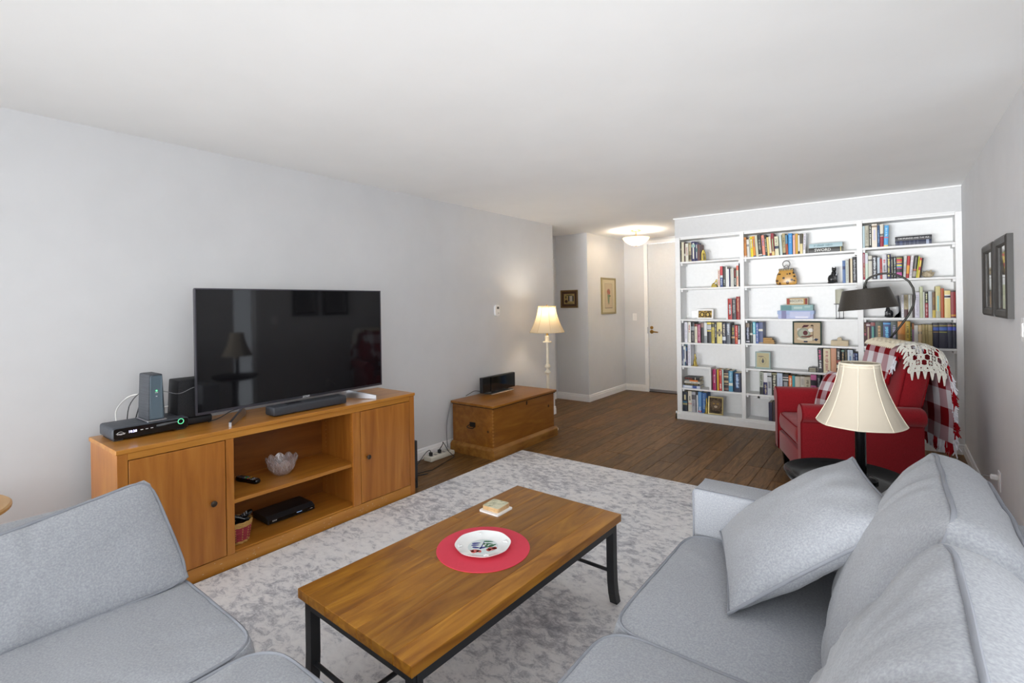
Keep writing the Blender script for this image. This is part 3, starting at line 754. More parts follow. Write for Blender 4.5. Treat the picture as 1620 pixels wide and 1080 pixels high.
        (-0.1018, -0.0864, 0.198, 0, 'a82a2a', 'thin red', [('t', 0.1, 0.5, 'd68c7c')]),
        (-0.0849, -0.0507, 0.239, 0, 'c6c6cc', 'silver white', [('t', 0.65, 0.8, 'b3404c'), ('t', 0.3, 0.55, '5c5c66')]),
        (-0.0493, -0.019, 0.238, 0, '26244c', 'navy with yellow lettering', [('t', 0.1, 0.95, 'e0d67f')]),
        (-0.018, 0.0009, 0.21, 0, '222224', 'black speckled', [('t', 0.1, 0.95, 'a9a996')]),
        (0.0023, 0.0227, 0.212, 0, '1d1f24', 'black with pale bars', [('t', 0.1, 0.95, 'c3d0cc')]),
        (0.0239, 0.0646, 0.211, 1, '2a2a2c', 'black with rainbow bands', [(0.9, 0.94, 'b9b03c'), (0.78, 0.88, 'c93a3a'), (0.7, 0.77, 'cf9a55'), (0.64, 0.69, '5a3f8c'), (0.56, 0.63, 'd3c94f'), (0.5, 0.55, '3f9cc9'), (0.44, 0.49, 'c04f86'), (0.1, 0.28, 'c0589c')]),
        (0.0659, 0.0728, 0.212, 1, '33302c', 'thin olive black', []),
        (0.0738, 0.0935, 0.219, 3, 'bfc1bc', 'light grey', [('t', 0.3, 0.7, '9c9cb0')]),
        (0.0952, 0.1162, 0.212, 4, 'a8282a', 'red and orange', [(0.2, 0.58, 'e09a3c')]),
        (0.1189, 0.1389, 0.216, 5, 'd6d6d6', 'white with violet specks', [('t', 0.1, 0.9, 'b39cb0')]),
        (0.1414, 0.1688, 0.211, 6, '33312c', 'speckled black', [(0.4, 0.92, '77736a'), (0.32, 0.4, 'b06a4a'), (0.05, 0.3, 'a39c92')]),
        (0.17, 0.1785, 0.203, 6.5, 'c9cc48', 'lime yellow', []),
        (0.1797, 0.1941, 0.187, 7, 'd9bd62', 'yellow with red ends', [(0.88, 1, 'c9484c'), (0.38, 0.55, 'b84a58')]),
        (0.1953, 0.2051, 0.186, 7.5, '2c2628', 'dark burgundy', []),
    ]),
    ('C3', 'third shelf of right bay', 1.236, [
        (0.0568, 0.0772, 0.219, 0, 'dcdce0', 'white', [('t', 0.1, 0.9, 'b9b9c6')]),
        (0.0785, 0.1084, 0.22, 0, 'a89c7c', 'tan over maroon', [(0, 0.36, '4a2428'), ('t', 0.45, 0.9, '85795c')]),
        (0.1101, 0.1273, 0.217, 0, 'd3d5cf', 'pearl white', [('t', 0.3, 0.9, '9ca3a8')]),
        (0.1285, 0.1392, 0.215, 0, 'c6c6c2', 'thin ash', []),
        (0.1403, 0.1553, 0.217, 0, '4a3f40', 'dark umber', []),
        (0.1568, 0.1929, 0.24, 0, 'cfcdd9', 'lilac white', [('t', 0.1, 0.9, 'b3b0c3')]),
        (0.1947, 0.218, 0.292, 0, 'b9bf9c', 'pale celery', []),
        (0.2191, 0.2316, 0.242, 0, 'd3d6cf', 'thin ivory', []),
        (0.2327, 0.2558, 0.242, 0, '24261f', 'black over red', [(0, 0.57, '8e2030'), ('t', 0.6, 0.95, 'cfd0a2'), ('t', 0.1, 0.5, 'd6a9a9')]),
        (0.257, 0.2838, 0.248, 0, 'b6bec2', 'pale blue grey', []),
        (0.2848, 0.307, 0.237, 0, '6a4f34', 'brown and gold', [(0, 0.3, 'c0a849'), (0.5, 0.8, '8c6a3c')]),
        (0.3088, 0.3439, 0.292, 0, 'c3b97f', 'khaki and aqua', [(0.22, 0.7, '86bdb9'), (0, 0.21, 'a9a994')]),
        (0.3451, 0.3673, 0.271, 0, 'a84f27', 'rust', []),
        (0.3709, 0.4126, 0.25, 0, 'd9c686', 'gilt cream', [(0.72, 0.85, 'f0f0f0'), (0.74, 0.82, '2a2438')]),
        (0.4147, 0.4512, 0.247, 0, '86262a', 'dark red black-tipped', [(0.96, 1, '26222c'), (0, 0.03, '26222c'), (0.06, 0.12, 'c08a2c')]),
    ]),
    ('C4', 'fourth shelf of right bay', 0.953, [
        (-0.239, -0.2212, 0.237, 0, '4f3430', 'thin brown', [(0.45, 0.55, 'b05a6c'), ('t', 0.6, 0.9, 'b08c5c')]),
        (-0.2201, -0.1868, 0.239, 0, '5c2f38', 'maroon with patchwork', [(0.2, 0.8, 'a8977c'), (0.86, 0.92, 'd6c9c9'), (0.03, 0.12, '8f8f94')]),
        (-0.1858, -0.1483, 0.24, 0, '2f4252', 'teal navy', [(0.3, 0.8, '4f9c8c'), (0.84, 0.98, '8c4a48'), (0.04, 0.14, '6fc0a0')]),
        (-0.1468, -0.0874, 0.24, 0, '3c4a3c', 'forest green gilt', [(0.28, 0.84, 'c9a678'), (0, 0.27, '332f2a'), (0.08, 0.15, 'd9a44f'), ('t', 0.3, 0.8, '8a7350')]),
        (-0.086, -0.0266, 0.241, 0, '2a4478', 'ocean blue', [(0.3, 0.75, '4f8fcf'), ('t', 0.3, 0.82, '7fd0f0'), (0.9, 0.96, '4f9cd6')]),
        (-0.0251, 0.0253, 0.243, 0, '4a5550', 'grey green', [(0.2, 0.8, '7c7f92'), (0, 0.2, '86a868'), ('t', 0.4, 0.85, 'b3acc6')]),
        (0.0268, 0.0831, 0.246, 0, 'c98338', 'amber', [(0, 0.5, 'a8793c'), (0.55, 0.95, 'd68f3f')]),
        (0.0845, 0.1215, 0.248, 0, 'c0a03c', 'gold', [(0.3, 0.85, 'cfbd5c'), ('t', 0.35, 0.8, '7f6a26')]),
        (0.1227, 0.1336, 0.229, 0, '26332c', 'thin bottle green', [('t', 0.2, 0.9, 'a3c070')]),
        (0.1347, 0.1487, 0.229, 0, 'a06a44', 'copper and mauve', [(0.15, 0.75, '9c7f9c')]),
        (0.1504, 0.1784, 0.211, 0, 'dcdcd6', 'white', [(0, 0.12, 'd08ca0')]),
        (0.1803, 0.2063, 0.213, 0, 'd9bf92', 'peach tan', [(0.6, 0.72, '9c9488'), (0.15, 0.9, 'e0cba3')]),
        (0.2078, 0.2291, 0.218, 0, 'b3a272', 'khaki cloth', [(0.72, 0.74, '8c7c52')]),
        (0.2305, 0.2508, 0.218, 0, 'ad9c68', 'olive khaki cloth', [(0.74, 0.76, '8c7c52')]),
        (0.2521, 0.283, 0.217, 0, 'b8a774', 'wide khaki cloth', [(0.7, 0.72, '8c7c52')]),
        (0.2867, 0.328, 0.229, 0, '26263c', 'navy with blue label', [(0.72, 0.85, '3f5fb5'), (0.89, 0.94, '8f865c'), (0.64, 0.67, 'a8864c')]),
        (0.3298, 0.3862, 0.231, 0, '28283c', 'widest navy blue-labelled', [(0.72, 0.85, '3f66b5'), (0.89, 0.94, '8f863c'), (0.63, 0.67, '8f9044')]),
        (0.388, 0.4221, 0.232, 0, '262a3c', 'slim navy blue-labelled', [(0.72, 0.85, '3a4fb5'), (0.89, 0.94, 'a87f6c')]),
        (0.4234, 0.4517, 0.232, 0, '24283a', 'end navy blue-labelled', [(0.72, 0.85, '3a4aae'), (0.89, 0.94, '86823c')]),
    ]),
]

# ------------------------------------------------------------------ books
ORD = ['first', 'second', 'third', 'fourth', 'fifth', 'sixth', 'seventh', 'eighth', 'ninth', 'tenth', 'eleventh', 'twelfth', 'thirteenth',
       'fourteenth', 'fifteenth', 'sixteenth', 'seventeenth', 'eighteenth', 'nineteenth', 'twentieth', 'twenty-first', 'twenty-second', 'twenty-third']
def cmat(hexcol, rough=.5):
    return M('print_' + hexcol, hexcol, rough)
def spine_arc(w, off=0.0, n=6, bul=.0022):
    return [(-w / 2 + w * k / n, .0022 - bul * (1 - (2 * k / n - 1) ** 2) - off) for k in range(n + 1)]
def make_book(label, group, w, h, d, col, bands=(), lettering=None, pages=True):
    """upright book, spine towards -y, base centre at origin; returns the top-level mesh object"""
    ct = min(.0018, w * .18)
    poly = spine_arc(w) + [(w / 2, d), (w / 2 - ct, d), (w / 2 - ct, .005), (-w / 2 + ct, .005), (-w / 2 + ct, d), (-w / 2, d)]
    b = MB().prism(poly, 0, h).build('book', cmat(col, .45), None, smooth=35, local=True)
    tag(b, label, 'book', group)
    if pages: MB().box(-w / 2 + ct, w / 2 - ct, .0052, d - .003, .002, h - .003).build('pages', PAGES, b, local=True)
    rnd = random.Random(label)
    lev = 0
    for q in bands:
        if q[0] == 't':
            mb = MB(); z = h * q[1]; lo = .0003 * lev + .0007
            while z < h * q[2]:
                dz = rnd.uniform(.004, .009); ww = w * rnd.uniform(.28, .5)
                xo = rnd.uniform(-.05, .05) * w
                if z + dz > h * q[2] + .004: break
                mb.box(xo - ww / 2, xo + ww / 2, -lo, .003, z, z + dz)
                z += dz + rnd.uniform(.0015, .004)
                if rnd.random() < .12: z += .008
            if mb.v: mb.build('spine_title', cmat(q[3], .5), b, local=True)
        else:
            lev += 1
            ww = w * (.72 if (q[1] - q[0]) > .25 and len(bands) > 1 and q[1] < .99 and q[0] > .01 else .985)
            out = spine_arc(ww, .0003 * lev); 
            MB().prism(out + [(ww / 2, .0035), (-ww / 2, .0035)], h * q[0] + .0004, h * q[1] - .0004).build('spine_band', cmat(q[2], .45), b, local=True)
    if lettering:
        body, size, colr, frac = lettering
        v, f = text_mesh(body, size, frame_xf((0, -.0006 - .0003 * lev, h * frac), (0, 0, 1), (-1, 0, 0)), .0004, bold=.0002)
        MB().add(v, f).build('spine_lettering', cmat(colr, .4), b, local=True)
    return b

LIMIT = {'A': (-2.053, -1.380), 'B': (-1.333, -.289), 'C': (-.238, .448)}
brnd = random.Random(11)
for key, place, z, rows in SHELVES:
    lo, hi = LIMIT[key[0]]
    prev = lo
    for i, (x0, x1, h, lean, col, desc, bands) in enumerate(rows):
        x0 = max(x0, prev); x1 = min(x1, hi)
        if x1 - x0 < .004: x1 = x0 + .007
        prev = x1 + .0006
        w = x1 - x0
        lab = f'{desc} book, {ORD[i]} from left on {place}'
        above = [q for q in SZ[key[0]] + [2.195] if q > z + .05]
        cap = min(above) - .022 - z
        if x0 < lo + .022 or x1 > hi - .022: cap -= .026
        b = make_book(lab, 'books on the ' + place, w * math.cos(R(lean)) if lean else w, min(h, cap), brnd.uniform(.135, .175), col, bands)
        a = R(lean)
        b.location = ((x0 + x1) / 2, 6.062 + brnd.uniform(0, .012), z + abs(math.sin(a)) * w / 2 + .0005)
        b.rotation_euler = (0, a, 0)

def flat_book(label, group, x0, x1, z0, z1, y, d, col, bands=(), lettering=None, rz=0.0):
    b = make_book(label, group, z1 - z0, x1 - x0, d, col, bands, lettering)
    b.rotation_euler = (0, R(90), rz)
    b.location = (x0, y, (z0 + z1) / 2)
    return b
g = 'books lying flat on the shelves'
zt = .3805
for k, (x0, x1, th, col, desc, bands) in enumerate([
        (-2.050, -1.845, .030, 'b9c2d6', 'pale blue and white', [(.55, .8, '3f5596'), (.1, .5, 'dfe3ea')]),
        (-2.040, -1.855, .024, '2a2822', 'black and gold', [('t', .1, .9, '9a8844')]),
        (-2.035, -1.850, .024, 'd6d3c9', 'off-white', [('t', .1, .9, '8f8a80')]),
        (-2.028, -1.872, .016, '8a8a88', 'grey and orange', [(.35, .98, 'e07b2c')]),
        (-2.034, -1.858, .032, '26221f', 'black and dark red', [('t', .05, .5, '8e3a30'), (.7, .74, 'd9d5c6')])]):
    flat_book(f'{desc} book, {ORD[k]} from the bottom of the flat stack in left bay', g, x0, x1, zt, zt + th, 6.07 + .004 * k, .16, col, bands)
    zt += th + .0006
flat_book('pale blue book lying on top of a dark book on the top shelf', g, -.700, -.407, 1.9625, 2.006, 6.066, .17, '9db6bd', [('t', .15, .75, '6f8a92')])
flat_book('black and olive book lying flat under the pale blue one', g, -.705, -.405, 1.9115, 1.962, 6.066, .17, '2b2a26', [(.93, .96, 'b5a86a')], ('SWORD', .040, 'd9d9d4', .42))
flat_book('black book with white title lying on a navy book, right bay', g, .018, .290, 1.972, 2.013, 6.066, .17, '24252a', [(.0, .02, '24252a')], ('THE SPLENDID AND THE VILE', .0175, 'd6d6d6', .5))
flat_book('navy banded book lying flat under the black titled one', g, .020, .288, 1.9285, 1.9715, 6.066, .17, '232b45', [(.03, .04, '7f879f'), (.12, .2, '3f4a6c'), (.27, .28, '7f879f'), (.4, .41, '7f879f'), (.52, .53, '7f879f'), (.62, .63, '7f879f'), (.85, .93, '9aa3b8')])
zt = .9445
for k, (a, c) in enumerate(((.135, '3a2a1c'), (.128, '33281c'), (.112, '2c1d14'))):
    flat_book(f'tiny old brown book, {ORD[k]} from the bottom of the little pile', g, -1.170, -1.170 + a, zt, zt + .0215, 6.075, .09, c, [(.1, .95, 'a8834c')])
    zt += .022
for k, (z0, c) in enumerate(((.6625, '3b3a38'), (.6845, '34343a'))):
    flat_book(('lower' if k == 0 else 'upper') + ' of two tiny dark books beside the pink-lettered book', g, -.725, -.650, z0, z0 + .0215, 6.07, .1, c, [(.1, .9, '8f8c7a')])
b = make_book('slate blue picture book turned face-out on fifth shelf of left bay', g, .022, .258, .115, '5f7f8c', [])
b.location = (-1.986, 6.13, .6475); b.rotation_euler = (0, 0, R(78))
MB().prism([(-.0114, .01), (-.0118, .01), (-.0118, .105), (-.0114, .105)], .01, .14).build('cover_print', cmat('33332f'), b, local=True)
b = make_book('royal blue book turned to show its cover, bottom of left bay', g, .020, .235, .12, '30588c', [])
b.location = (-1.846, 6.08, .0955); b.rotation_euler = (0, 0, R(-32))
b = make_book('grey book leaning against the row on third shelf of right bay', g, .014, .212, .13, 'a9abae', [])
b.location = (.034, 6.09, 1.237); b.rotation_euler = (0, R(-4), R(-8))
flat_book('red and green floral book lying at the bottom of right bay', g, .16, .36, .0945, .125, 6.07, .15, '8e2438', [(.1, .3, '7c8c44'), (.5, .7, 'c97a5c')])

# ------------------------------------------------------------------ shelf ornaments
def fuse(mb, voxel=.004, smooth=2):
    """melt overlapping solids into one continuous surface"""
    me = bpy.data.meshes.new('fuse'); me.from_pydata([tuple(p) for p in mb.v], [], mb.f)
    bm = bmesh.new(); bm.from_mesh(me); bmesh.ops.recalc_face_normals(bm, faces=bm.faces[:]); bm.to_mesh(me); bm.free()
    ob = bpy.data.objects.new('fuse', me); COL.objects.link(ob)
    md = ob.modifiers.new('r', 'REMESH'); md.mode = 'VOXEL'; md.voxel_size = voxel
    if smooth: sm = ob.modifiers.new('s', 'SMOOTH'); sm.iterations = smooth
    dg = bpy.context.evaluated_depsgraph_get()
    m2 = bpy.data.meshes.new_from_object(ob.evaluated_get(dg))
    out = MB(); out.v = [p.co.copy() for p in m2.vertices]; out.f = [tuple(p.vertices) for p in m2.polygons]
    bpy.data.objects.remove(ob, do_unlink=True); bpy.data.meshes.remove(me); bpy.data.meshes.remove(m2)
    return out
def ball(mb, c, r, n=12):
    rx, ry, rz = r if isinstance(r, tuple) else (r, r, r)
    prof = [(max(1e-4, math.sin(PI * k / n)), -math.cos(PI * k / n)) for k in range(n + 1)]
    return mb.lathe(prof, 16, X=Matrix.Translation(c) @ Matrix.Diagonal((rx, ry, rz, 1)))
def cat_mesh(s, mirror=1):
    mb = MB()
    ball(mb, (-.018 * mirror, .01, .045), (.034, .034, .046)); ball(mb, (.002 * mirror, 0, .085), (.024, .024, .045))
    ball(mb, (.006 * mirror, -.006, .138), (.021, .021, .019))
    for sx in (-1, 1):
        mb.lathe([(.009, 0), (.0005, .022)], 8, c=(.006 * mirror + sx * .013, -.004, .15))
        mb.tube([(.014 * mirror + sx * .009, -.016, .08), (.018 * mirror + sx * .009, -.02, .03), (.019 * mirror + sx * .009, -.024, .006)], [.010, .007, .009], 8)
    mb.tube([(-.04 * mirror, .02, .012), (-.03 * mirror, -.02, .009), (.0, -.035, .008), (.02 * mirror, -.035, .008)], [.008, .008, .007, .005], 8)
    ball(mb, (-.02 * mirror, .0, .01), (.034, .034, .012))
    for i in range(len(mb.v)): mb.v[i] = mb.v[i] * s
    return fuse(mb, .0035 * s)
CATB = M('black_ceramic_cat', '1c1d20', .25, coat=.3)
c = cat_mesh(1.02)
zc = min(p.z for p in c.v)
c.v = [p + Vector((-.492, 6.12, 1.5865 - zc)) for p in c.v]
o = c.build('cat_figurine', CATB, smooth=60)
tag(o, 'black seated cat figurine beside upright books, middle bay second shelf', 'figurine', 'black cat figurines')
MB().tube([(-.472, 6.1, 1.66), (-.46, 6.095, 1.69), (-.455, 6.095, 1.72), (-.462, 6.095, 1.75)], [.004, .005, .004, .003], 6).build('whitish_highlight_strip', M('pale_highlight', 'b9bdc0', .4), o, smooth=60)
o.children[0].name = 'modelled_highlight'  # highlight on the glossy black cat, modelled as a pale strip
c = cat_mesh(.80, -1)
zc = min(p.z for p in c.v)
c.v = [p + Vector((-.045, 6.11, 1.2365 - zc)) for p in c.v]
tag(c.build('cat_figurine', CATB, smooth=60), 'black seated cat figurine under the dark lamp shade, right bay', 'figurine', 'black cat figurines')

def gilt_bookend(label, x, y, z, w, h, style):
    t = thing('bookend', label, 'bookend', (x, y, z + .0008), 0, 'metal bookends')
    MB().box(-w / 2, w / 2, -.03, .04, 0, .008, bev=.002).build('base', GILT, t, local=True)
    mb = MB()
    if style == 'arch':
        mb.tube([(-w * .3, 0, .005), (-w * .3, 0, h * .6), (0, 0, h * .94), (w * .3, 0, h * .55), (w * .34, 0, .005)], [.009, .008, .008, .008, .010], 8)
        mb.tube([(-w * .1, 0, .005), (-w * .05, -.005, h * .5), (w * .05, 0, h * .8)], .007, 8)
    elif style == 'figure':
        mb.tube([(0, 0, .005), (-w * .12, 0, h * .35), (w * .1, 0, h * .62), (0, 0, h * .8), (w * .05, 0, h * .98)], [.018, .012, .014, .010, .008], 10)
        mb.tube([(-w * .35, 0, .005), (-w * .2, -.006, h * .45), (0, -.004, h * .6)], .006, 8)
        mb.tube([(w * .35, 0, .005), (w * .25, -.006, h * .35), (w * .05, -.004, h * .7)], .006, 8)
    else:
        mb.box(-w / 2, w / 2, -.02, .03, .008, .022, bev=.003)
        mb.box(-w / 2 + .004, w * .25, -.018, .026, .024, .038, bev=.003)
        mb.tube([(-w * .3, 0, .036), (w * .1, 0, h * .6), (w * .42, 0, h * .97)], [.008, .007, .006], 8)
        mb.tube([(w * .42, 0, .01), (w * .42, 0, h * .97)], .005, 8)
    mb = fuse(mb, .003, 1)
    for p in mb.v: p.z = max(p.z, .001)
    mb.build('ornament', GILT, t, smooth=50, local=True)
    return t
gilt_bookend('gilt arched bookend on the top shelf of left bay', -1.787, 6.085, 1.905, .062, .135, 'arch')
gilt_bookend('stepped brass bookend on the second shelf of left bay', -1.668, 6.09, 1.586, .066, .095, 'step')
gilt_bookend('gilt figure bookend in front of the slate blue picture book', -1.905, 6.085, .647, .058, .15, 'figure')
gilt_bookend('gilt figure bookend beside the cat picture at the bottom', -1.775, 6.075, .0945, .05, .185, 'figure')
t = thing('bookend', 'plain black metal bookend beside the white book, right bay', 'bookend', (.045, 6.1, 1.236), 0, 'metal bookends')
MB().prism([(.046, 1.2365), (.046, 1.30), (.0485, 1.30), (.0485, 1.239), (.0, 1.239), (.0, 1.2365)], 6.07, 6.16, 'y').build('plate', BLACKM, t)

# framed pictures -------------------------------------------------
def ell(cx, cy, rx, ry, n=20, a0=0, a1=360):
    return [(cx + rx * math.cos(R(a0 + (a1 - a0) * k / n)), cy + ry * math.sin(R(a0 + (a1 - a0) * k / n))) for k in range(n + (0 if a1 - a0 == 360 else 1))]
def rect(x0, x1, y0, y1): return [(x0, y0), (x1, y0), (x1, y1), (x0, y1)]
def picture(name, label, cat, X, w, h, fw, depth, fmat, field, shapes, glass=False, fbev=.003, group=None):
    t = thing(name, label, cat, X.translation, 0, group)
    v = []; f = []
    prof = [(0, 0), (0, depth * .8), (fw * .25, depth), (fw * .8, depth * .85), (fw, depth * .55), (fw, 0)]
    for (sx, sy) in ((-1, -1), (1, -1), (1, 1), (-1, 1)):
        for a, z in prof: v.append((sx * (w / 2 - a), sy * (h / 2 - a), z))
    k = len(prof)
    for c in range(4):
        for i in range(k): f.append((c * k + i, c * k + (i + 1) % k, ((c + 1) % 4) * k + (i + 1) % k, ((c + 1) % 4) * k + i))
    MB().add(v, f, X).build('frame', fmat, t, smooth=25)
    zf = depth * .35
    MB().box(-w / 2 + fw * .9, w / 2 - fw * .9, -h / 2 + fw * .9, h / 2 - fw * .9, 0, zf, X=X).build('picture_field', cmat(field, .75) if isinstance(field, str) else field, t)
    z = zf
    for nm, poly, colr in shapes:
        z += .00025
        MB().prism(poly, zf, z, X=X).build(nm, cmat(colr, .75), t)
    if glass:
        MB().box(-w / 2 + fw * .95, w / 2 - fw * .95, -h / 2 + fw * .95, h / 2 - fw * .95, z + .001, z + .0022, X=X).build('glass', M('picture_glass', 'ffffff', .02, trans=1.0, ior=1.45), t)
    return t
def lean_xf(x, y, z, back=6.0):
    """picture standing on a shelf, leaning back a little: local xy plane faces -y"""
    a = R(back)
    return frame_xf((x, y, z), (1, 0, 0), (0, math.sin(a), math.cos(a)))
leop = noise_mat('tabby_gold', [(.35, '2a2114'), (.5, '8f7434'), (.65, 'c9a64f')], nscale=45, detail=2, rough=.6)
picture('picture_frame', 'small white frame with a gold and black picture, left bay', 'picture frame', lean_xf(-1.793, 6.14, 1.2695), .19, .118, .018, .014, M('white_frame', 'f2f2f2', .4), leop,
        [('print', ell(-.035, -.005, .028, .03), '3a3020'), ('print', ell(.03, -.005, .028, .03), '3a3020'), ('print', ell(-.035, -.005, .015, .02), 'c9ad62'), ('print', ell(.03, -.005, .015, .02), 'c9ad62')], group='pictures on the bookcase')
tabby = noise_mat('tabby_fur', [(.35, '2c241c'), (.55, '5a4a38'), (.7, '8a7558')], scale=(1, 3, 1), nscale=30, detail=3, rough=.8)
picture('picture_frame', 'gold framed tabby cat photo standing at the bottom of left bay', 'picture frame', lean_xf(-1.667, 6.065, .201, 7), .168, .206, .014, .016, M('pale_gold_frame', 'c9b983', .4, metal=.5), tabby,
        [('print', [(-.06, .03), (-.045, .085), (-.02, .05)], '4a3c2e'), ('print', [(.06, .03), (.045, .085), (.02, .05)], '4a3c2e'), ('print', ell(0, .01, .06, .052), '6a5843'),
         ('print', ell(-.022, .022, .011, .008), 'c9a24a'), ('print', ell(.022, .022, .011, .008), 'c9a24a'), ('print', ell(-.022, .022, .004, .007), '17130f'), ('print', ell(.022, .022, .004, .007), '17130f'),
         ('print', ell(0, -.012, .018, .013), 'b9ab96'), ('print', [(-.006, -.003), (.006, -.003), (0, -.010)], '8c5a50'), ('print', rect(-.05, .05, -.075, -.06), '3a2e24')], group='pictures on the bookcase')
picture('picture_frame', 'green framed needlework picture with a winter scene, middle bay', 'picture frame', lean_xf(-.738, 6.13, 1.0685, 4), .268, .246, .013, .018, M('dark_green_frame', '1f3a34', .4),
        noise_mat('linen_field', [(.3, 'b09c80'), (.7, 'bfac90')], nscale=150, rough=.9),
        [('print', ell(-.075, .035, .02, .018), 'c6bdb0'), ('print', ell(-.01, -.062, .085, .022), 'cdc4ae'), ('print', ell(-.03, -.005, .062, .058), '8d9484'), ('print', ell(-.03, -.005, .045, .043), 'a3a898'),
         ('print', [(-.05, .055), (-.03, .085), (.02, .085), (.005, .065)], '4a2028'), ('print', ell(-.015, .0, .022, .025), '5c2f33'), ('print', [(-.06, -.045), (.02, -.05), (.06, -.02), (.04, -.02), (.0, -.03), (-.05, -.035)], '6d4538'),
         ('print', ell(.035, .03, .025, .02), 'dcd8d2'), ('print', rect(.052, .057, -.085, .07), '4a3a32'), ('print', ell(.047, .072, .014, .016, 16, 0, 180), '4a3a32'),
         ('print', [(.06, -.07), (.08, -.055), (.105, -.062), (.085, -.085)], '1f2c46'), ('print', rect(-.03, .005, -.1, -.085), '1f2c46')], group='pictures on the bookcase')
t = picture('picture_frame', 'small glass framed print with a dark bird on a stand, middle bay', 'picture frame', lean_xf(-1.165, 6.1, .758, 3), .152, .185, .004, .008, M('aqua_glass_edge', '8fa9a6', .2), 'a9b8b4',
        [('print', rect(-.062, .062, -.078, .078), 'b9b08c'), ('print', ell(0, -.005, .034, .045), '8f8a70'), ('print', ell(0, -.005, .031, .042), 'b9b08c'), ('print', ell(0, -.012, .012, .02), '24262c'),
         ('print', ell(0, .012, .005, .008), '24262c'), ('print', ell(-.02, .04, .03, .006, 12), '7c6f68')], group='pictures on the bookcase')
MB().box(-.09, .09, -.02, .03, -.0955, -.089, bev=.001, X=Matrix.Translation((-1.165, 6.1, .758))).build('stand_base', MATS['aqua_glass_edge'], t)

# leopard print purse ornament
LEOP = None
def leopard():
    m, nt, b = principled('leopard_print'); L = nt.links.new
    tc = nt.nodes.new('ShaderNodeTexCoord')
    vo = nt.nodes.new('ShaderNodeTexVoronoi'); vo.inputs['Scale'].default_value = 29; vo.inputs['Randomness'].default_value = .75
    mp = nt.nodes.new('ShaderNodeMapping'); mp.inputs['Scale'].default_value = (1, 0, 1); L(tc.outputs['Object'], mp.inputs['Vector']); L(mp.outputs[0], vo.inputs['Vector'])
    cr = nt.nodes.new('ShaderNodeValToRGB')
    st = [(0.0, 'a8622a'), (.13, 'a8622a'), (.19, '1c1714'), (.37, '1c1714'), (.43, 'bd8f45'), (1, 'c79a4e')]
    while len(cr.color_ramp.elements) < len(st): cr.color_ramp.elements.new(.5)
    for e, (p, c) in zip(cr.color_ramp.elements, st): e.position = p; e.color = (*lin(c), 1)
    L(vo.outputs['Distance'], cr.inputs['Fac']); L(cr.outputs[0], b.inputs['Base Color']); b.inputs['Roughness'].default_value = .3
    return m
t = thing('purse_ornament', 'leopard print purse ornament with a ring handle', 'ornament', (-.922, 6.115, 1.5865))
body = MB()
prof = [(-.098, .012), (-.104, .05), (-.09, .11), (-.066, .16), (.066, .16), (.09, .11), (.104, .05), (.098, .012), (.08, 0), (-.08, 0)]
bm = bmesh.new()
ring = []
for (sc, yy) in ((.8, -.042), (.96, -.034), (1, -.015), (1, .015), (.96, .034), (.8, .042)):
    ring.append([bm.verts.new((a * sc, yy, .08 + (bb - .08) * sc)) for a, bb in prof])
for i in range(5):
    for k in range(10): bm.faces.new((ring[i][k], ring[i][(k + 1) % 10], ring[i + 1][(k + 1) % 10], ring[i + 1][k]))
bm.faces.new(ring[0]); bm.faces.new(ring[-1][::-1])
body.bm(bm); zmin = min(p.z for p in body.v)
body.v = [p - Vector((0, 0, zmin)) for p in body.v]
body.build('body', leopard(), t, smooth=50, local=True)
MB().box(-.072, .072, -.02, .02, .152, .178, bev=.004).build('clasp_bar', M('jewelled_clasp', '3a352c', .3, metal=.6), t, local=True)
for k in range(6): 
    m_ = MB(); ball(m_, (-.058 + .023 * k, -.021, .166), .006, 6); m_.build('jewel', M('clasp_jewel', 'c9b070', .2), t, smooth=60, local=True)
MB().tube([(.034 * math.cos(a), 0, .228 + .036 * math.sin(a)) for a in [2 * PI * k / 20 for k in range(20)]], .005, 8, closed=True).build('ring_handle', M('pewter', '6a6a68', .35, metal=.8), t, smooth=60, local=True)
MB().tube([(-.018, 0, .178), (-.022, 0, .2), (0, 0, .215), (.022, 0, .2), (.018, 0, .178)], .004, 8).build('handle_link', MATS['pewter'], t, smooth=60, local=True)

# boxes and tin
def deco_box(label, x0, x1, z0, z1, y0, y1, col, shapes, lid=None, name='decorative_box', text=None, txtcol='3a2a2a'):
    t = thing(name, label, 'box', ((x0 + x1) / 2, (y0 + y1) / 2, z0), 0, 'boxes stacked in the middle bay')
    zl = z1 if lid is None else z0 + (z1 - z0) * .55
    MB().box(x0 + (.006 if lid else 0), x1 - (.006 if lid else 0), y0 + (.004 if lid else 0), y1, z0, zl, bev=.001).build('body', cmat(col, .6), t)
    if lid: MB().box(x0, x1, y0 - .001, y1 + .002, zl - .0, z1, bev=.001).build('lid', cmat(lid, .6), t)
    for k_, (a, b2, c, d, cc) in enumerate(shapes):
        MB().box(x0 + (x1 - x0) * a, x0 + (x1 - x0) * b2, y0 - .0016 - .0004 * k_, y0 + .006, z0 + (z1 - z0) * c, z0 + (z1 - z0) * d).build('print', cmat(cc, .6), t)
    if text:
        v, f = text_mesh(text, (z1 - z0) * .42, frame_xf(((x0 + x1) / 2 - .01, y0 - .0042, z0 + (z1 - z0) * .55), (1, 0, 0), (0, 0, 1)), .0003)
        MB().add(v, f).build('lettering', cmat(txtcol, .6), t)
    return t
deco_box('lavender patterned keepsake box, largest at the bottom of the stack', -1.012, -.668, 1.2205, 1.309, 6.085, 6.22, 'a9b0d0', [(.12, .25, .02, .98, '7f7fa3'), (.35, .9, .15, .85, 'b9bfd9'), (.5, .85, .1, .3, 'd6d6e4')], lid='9fb0d3')
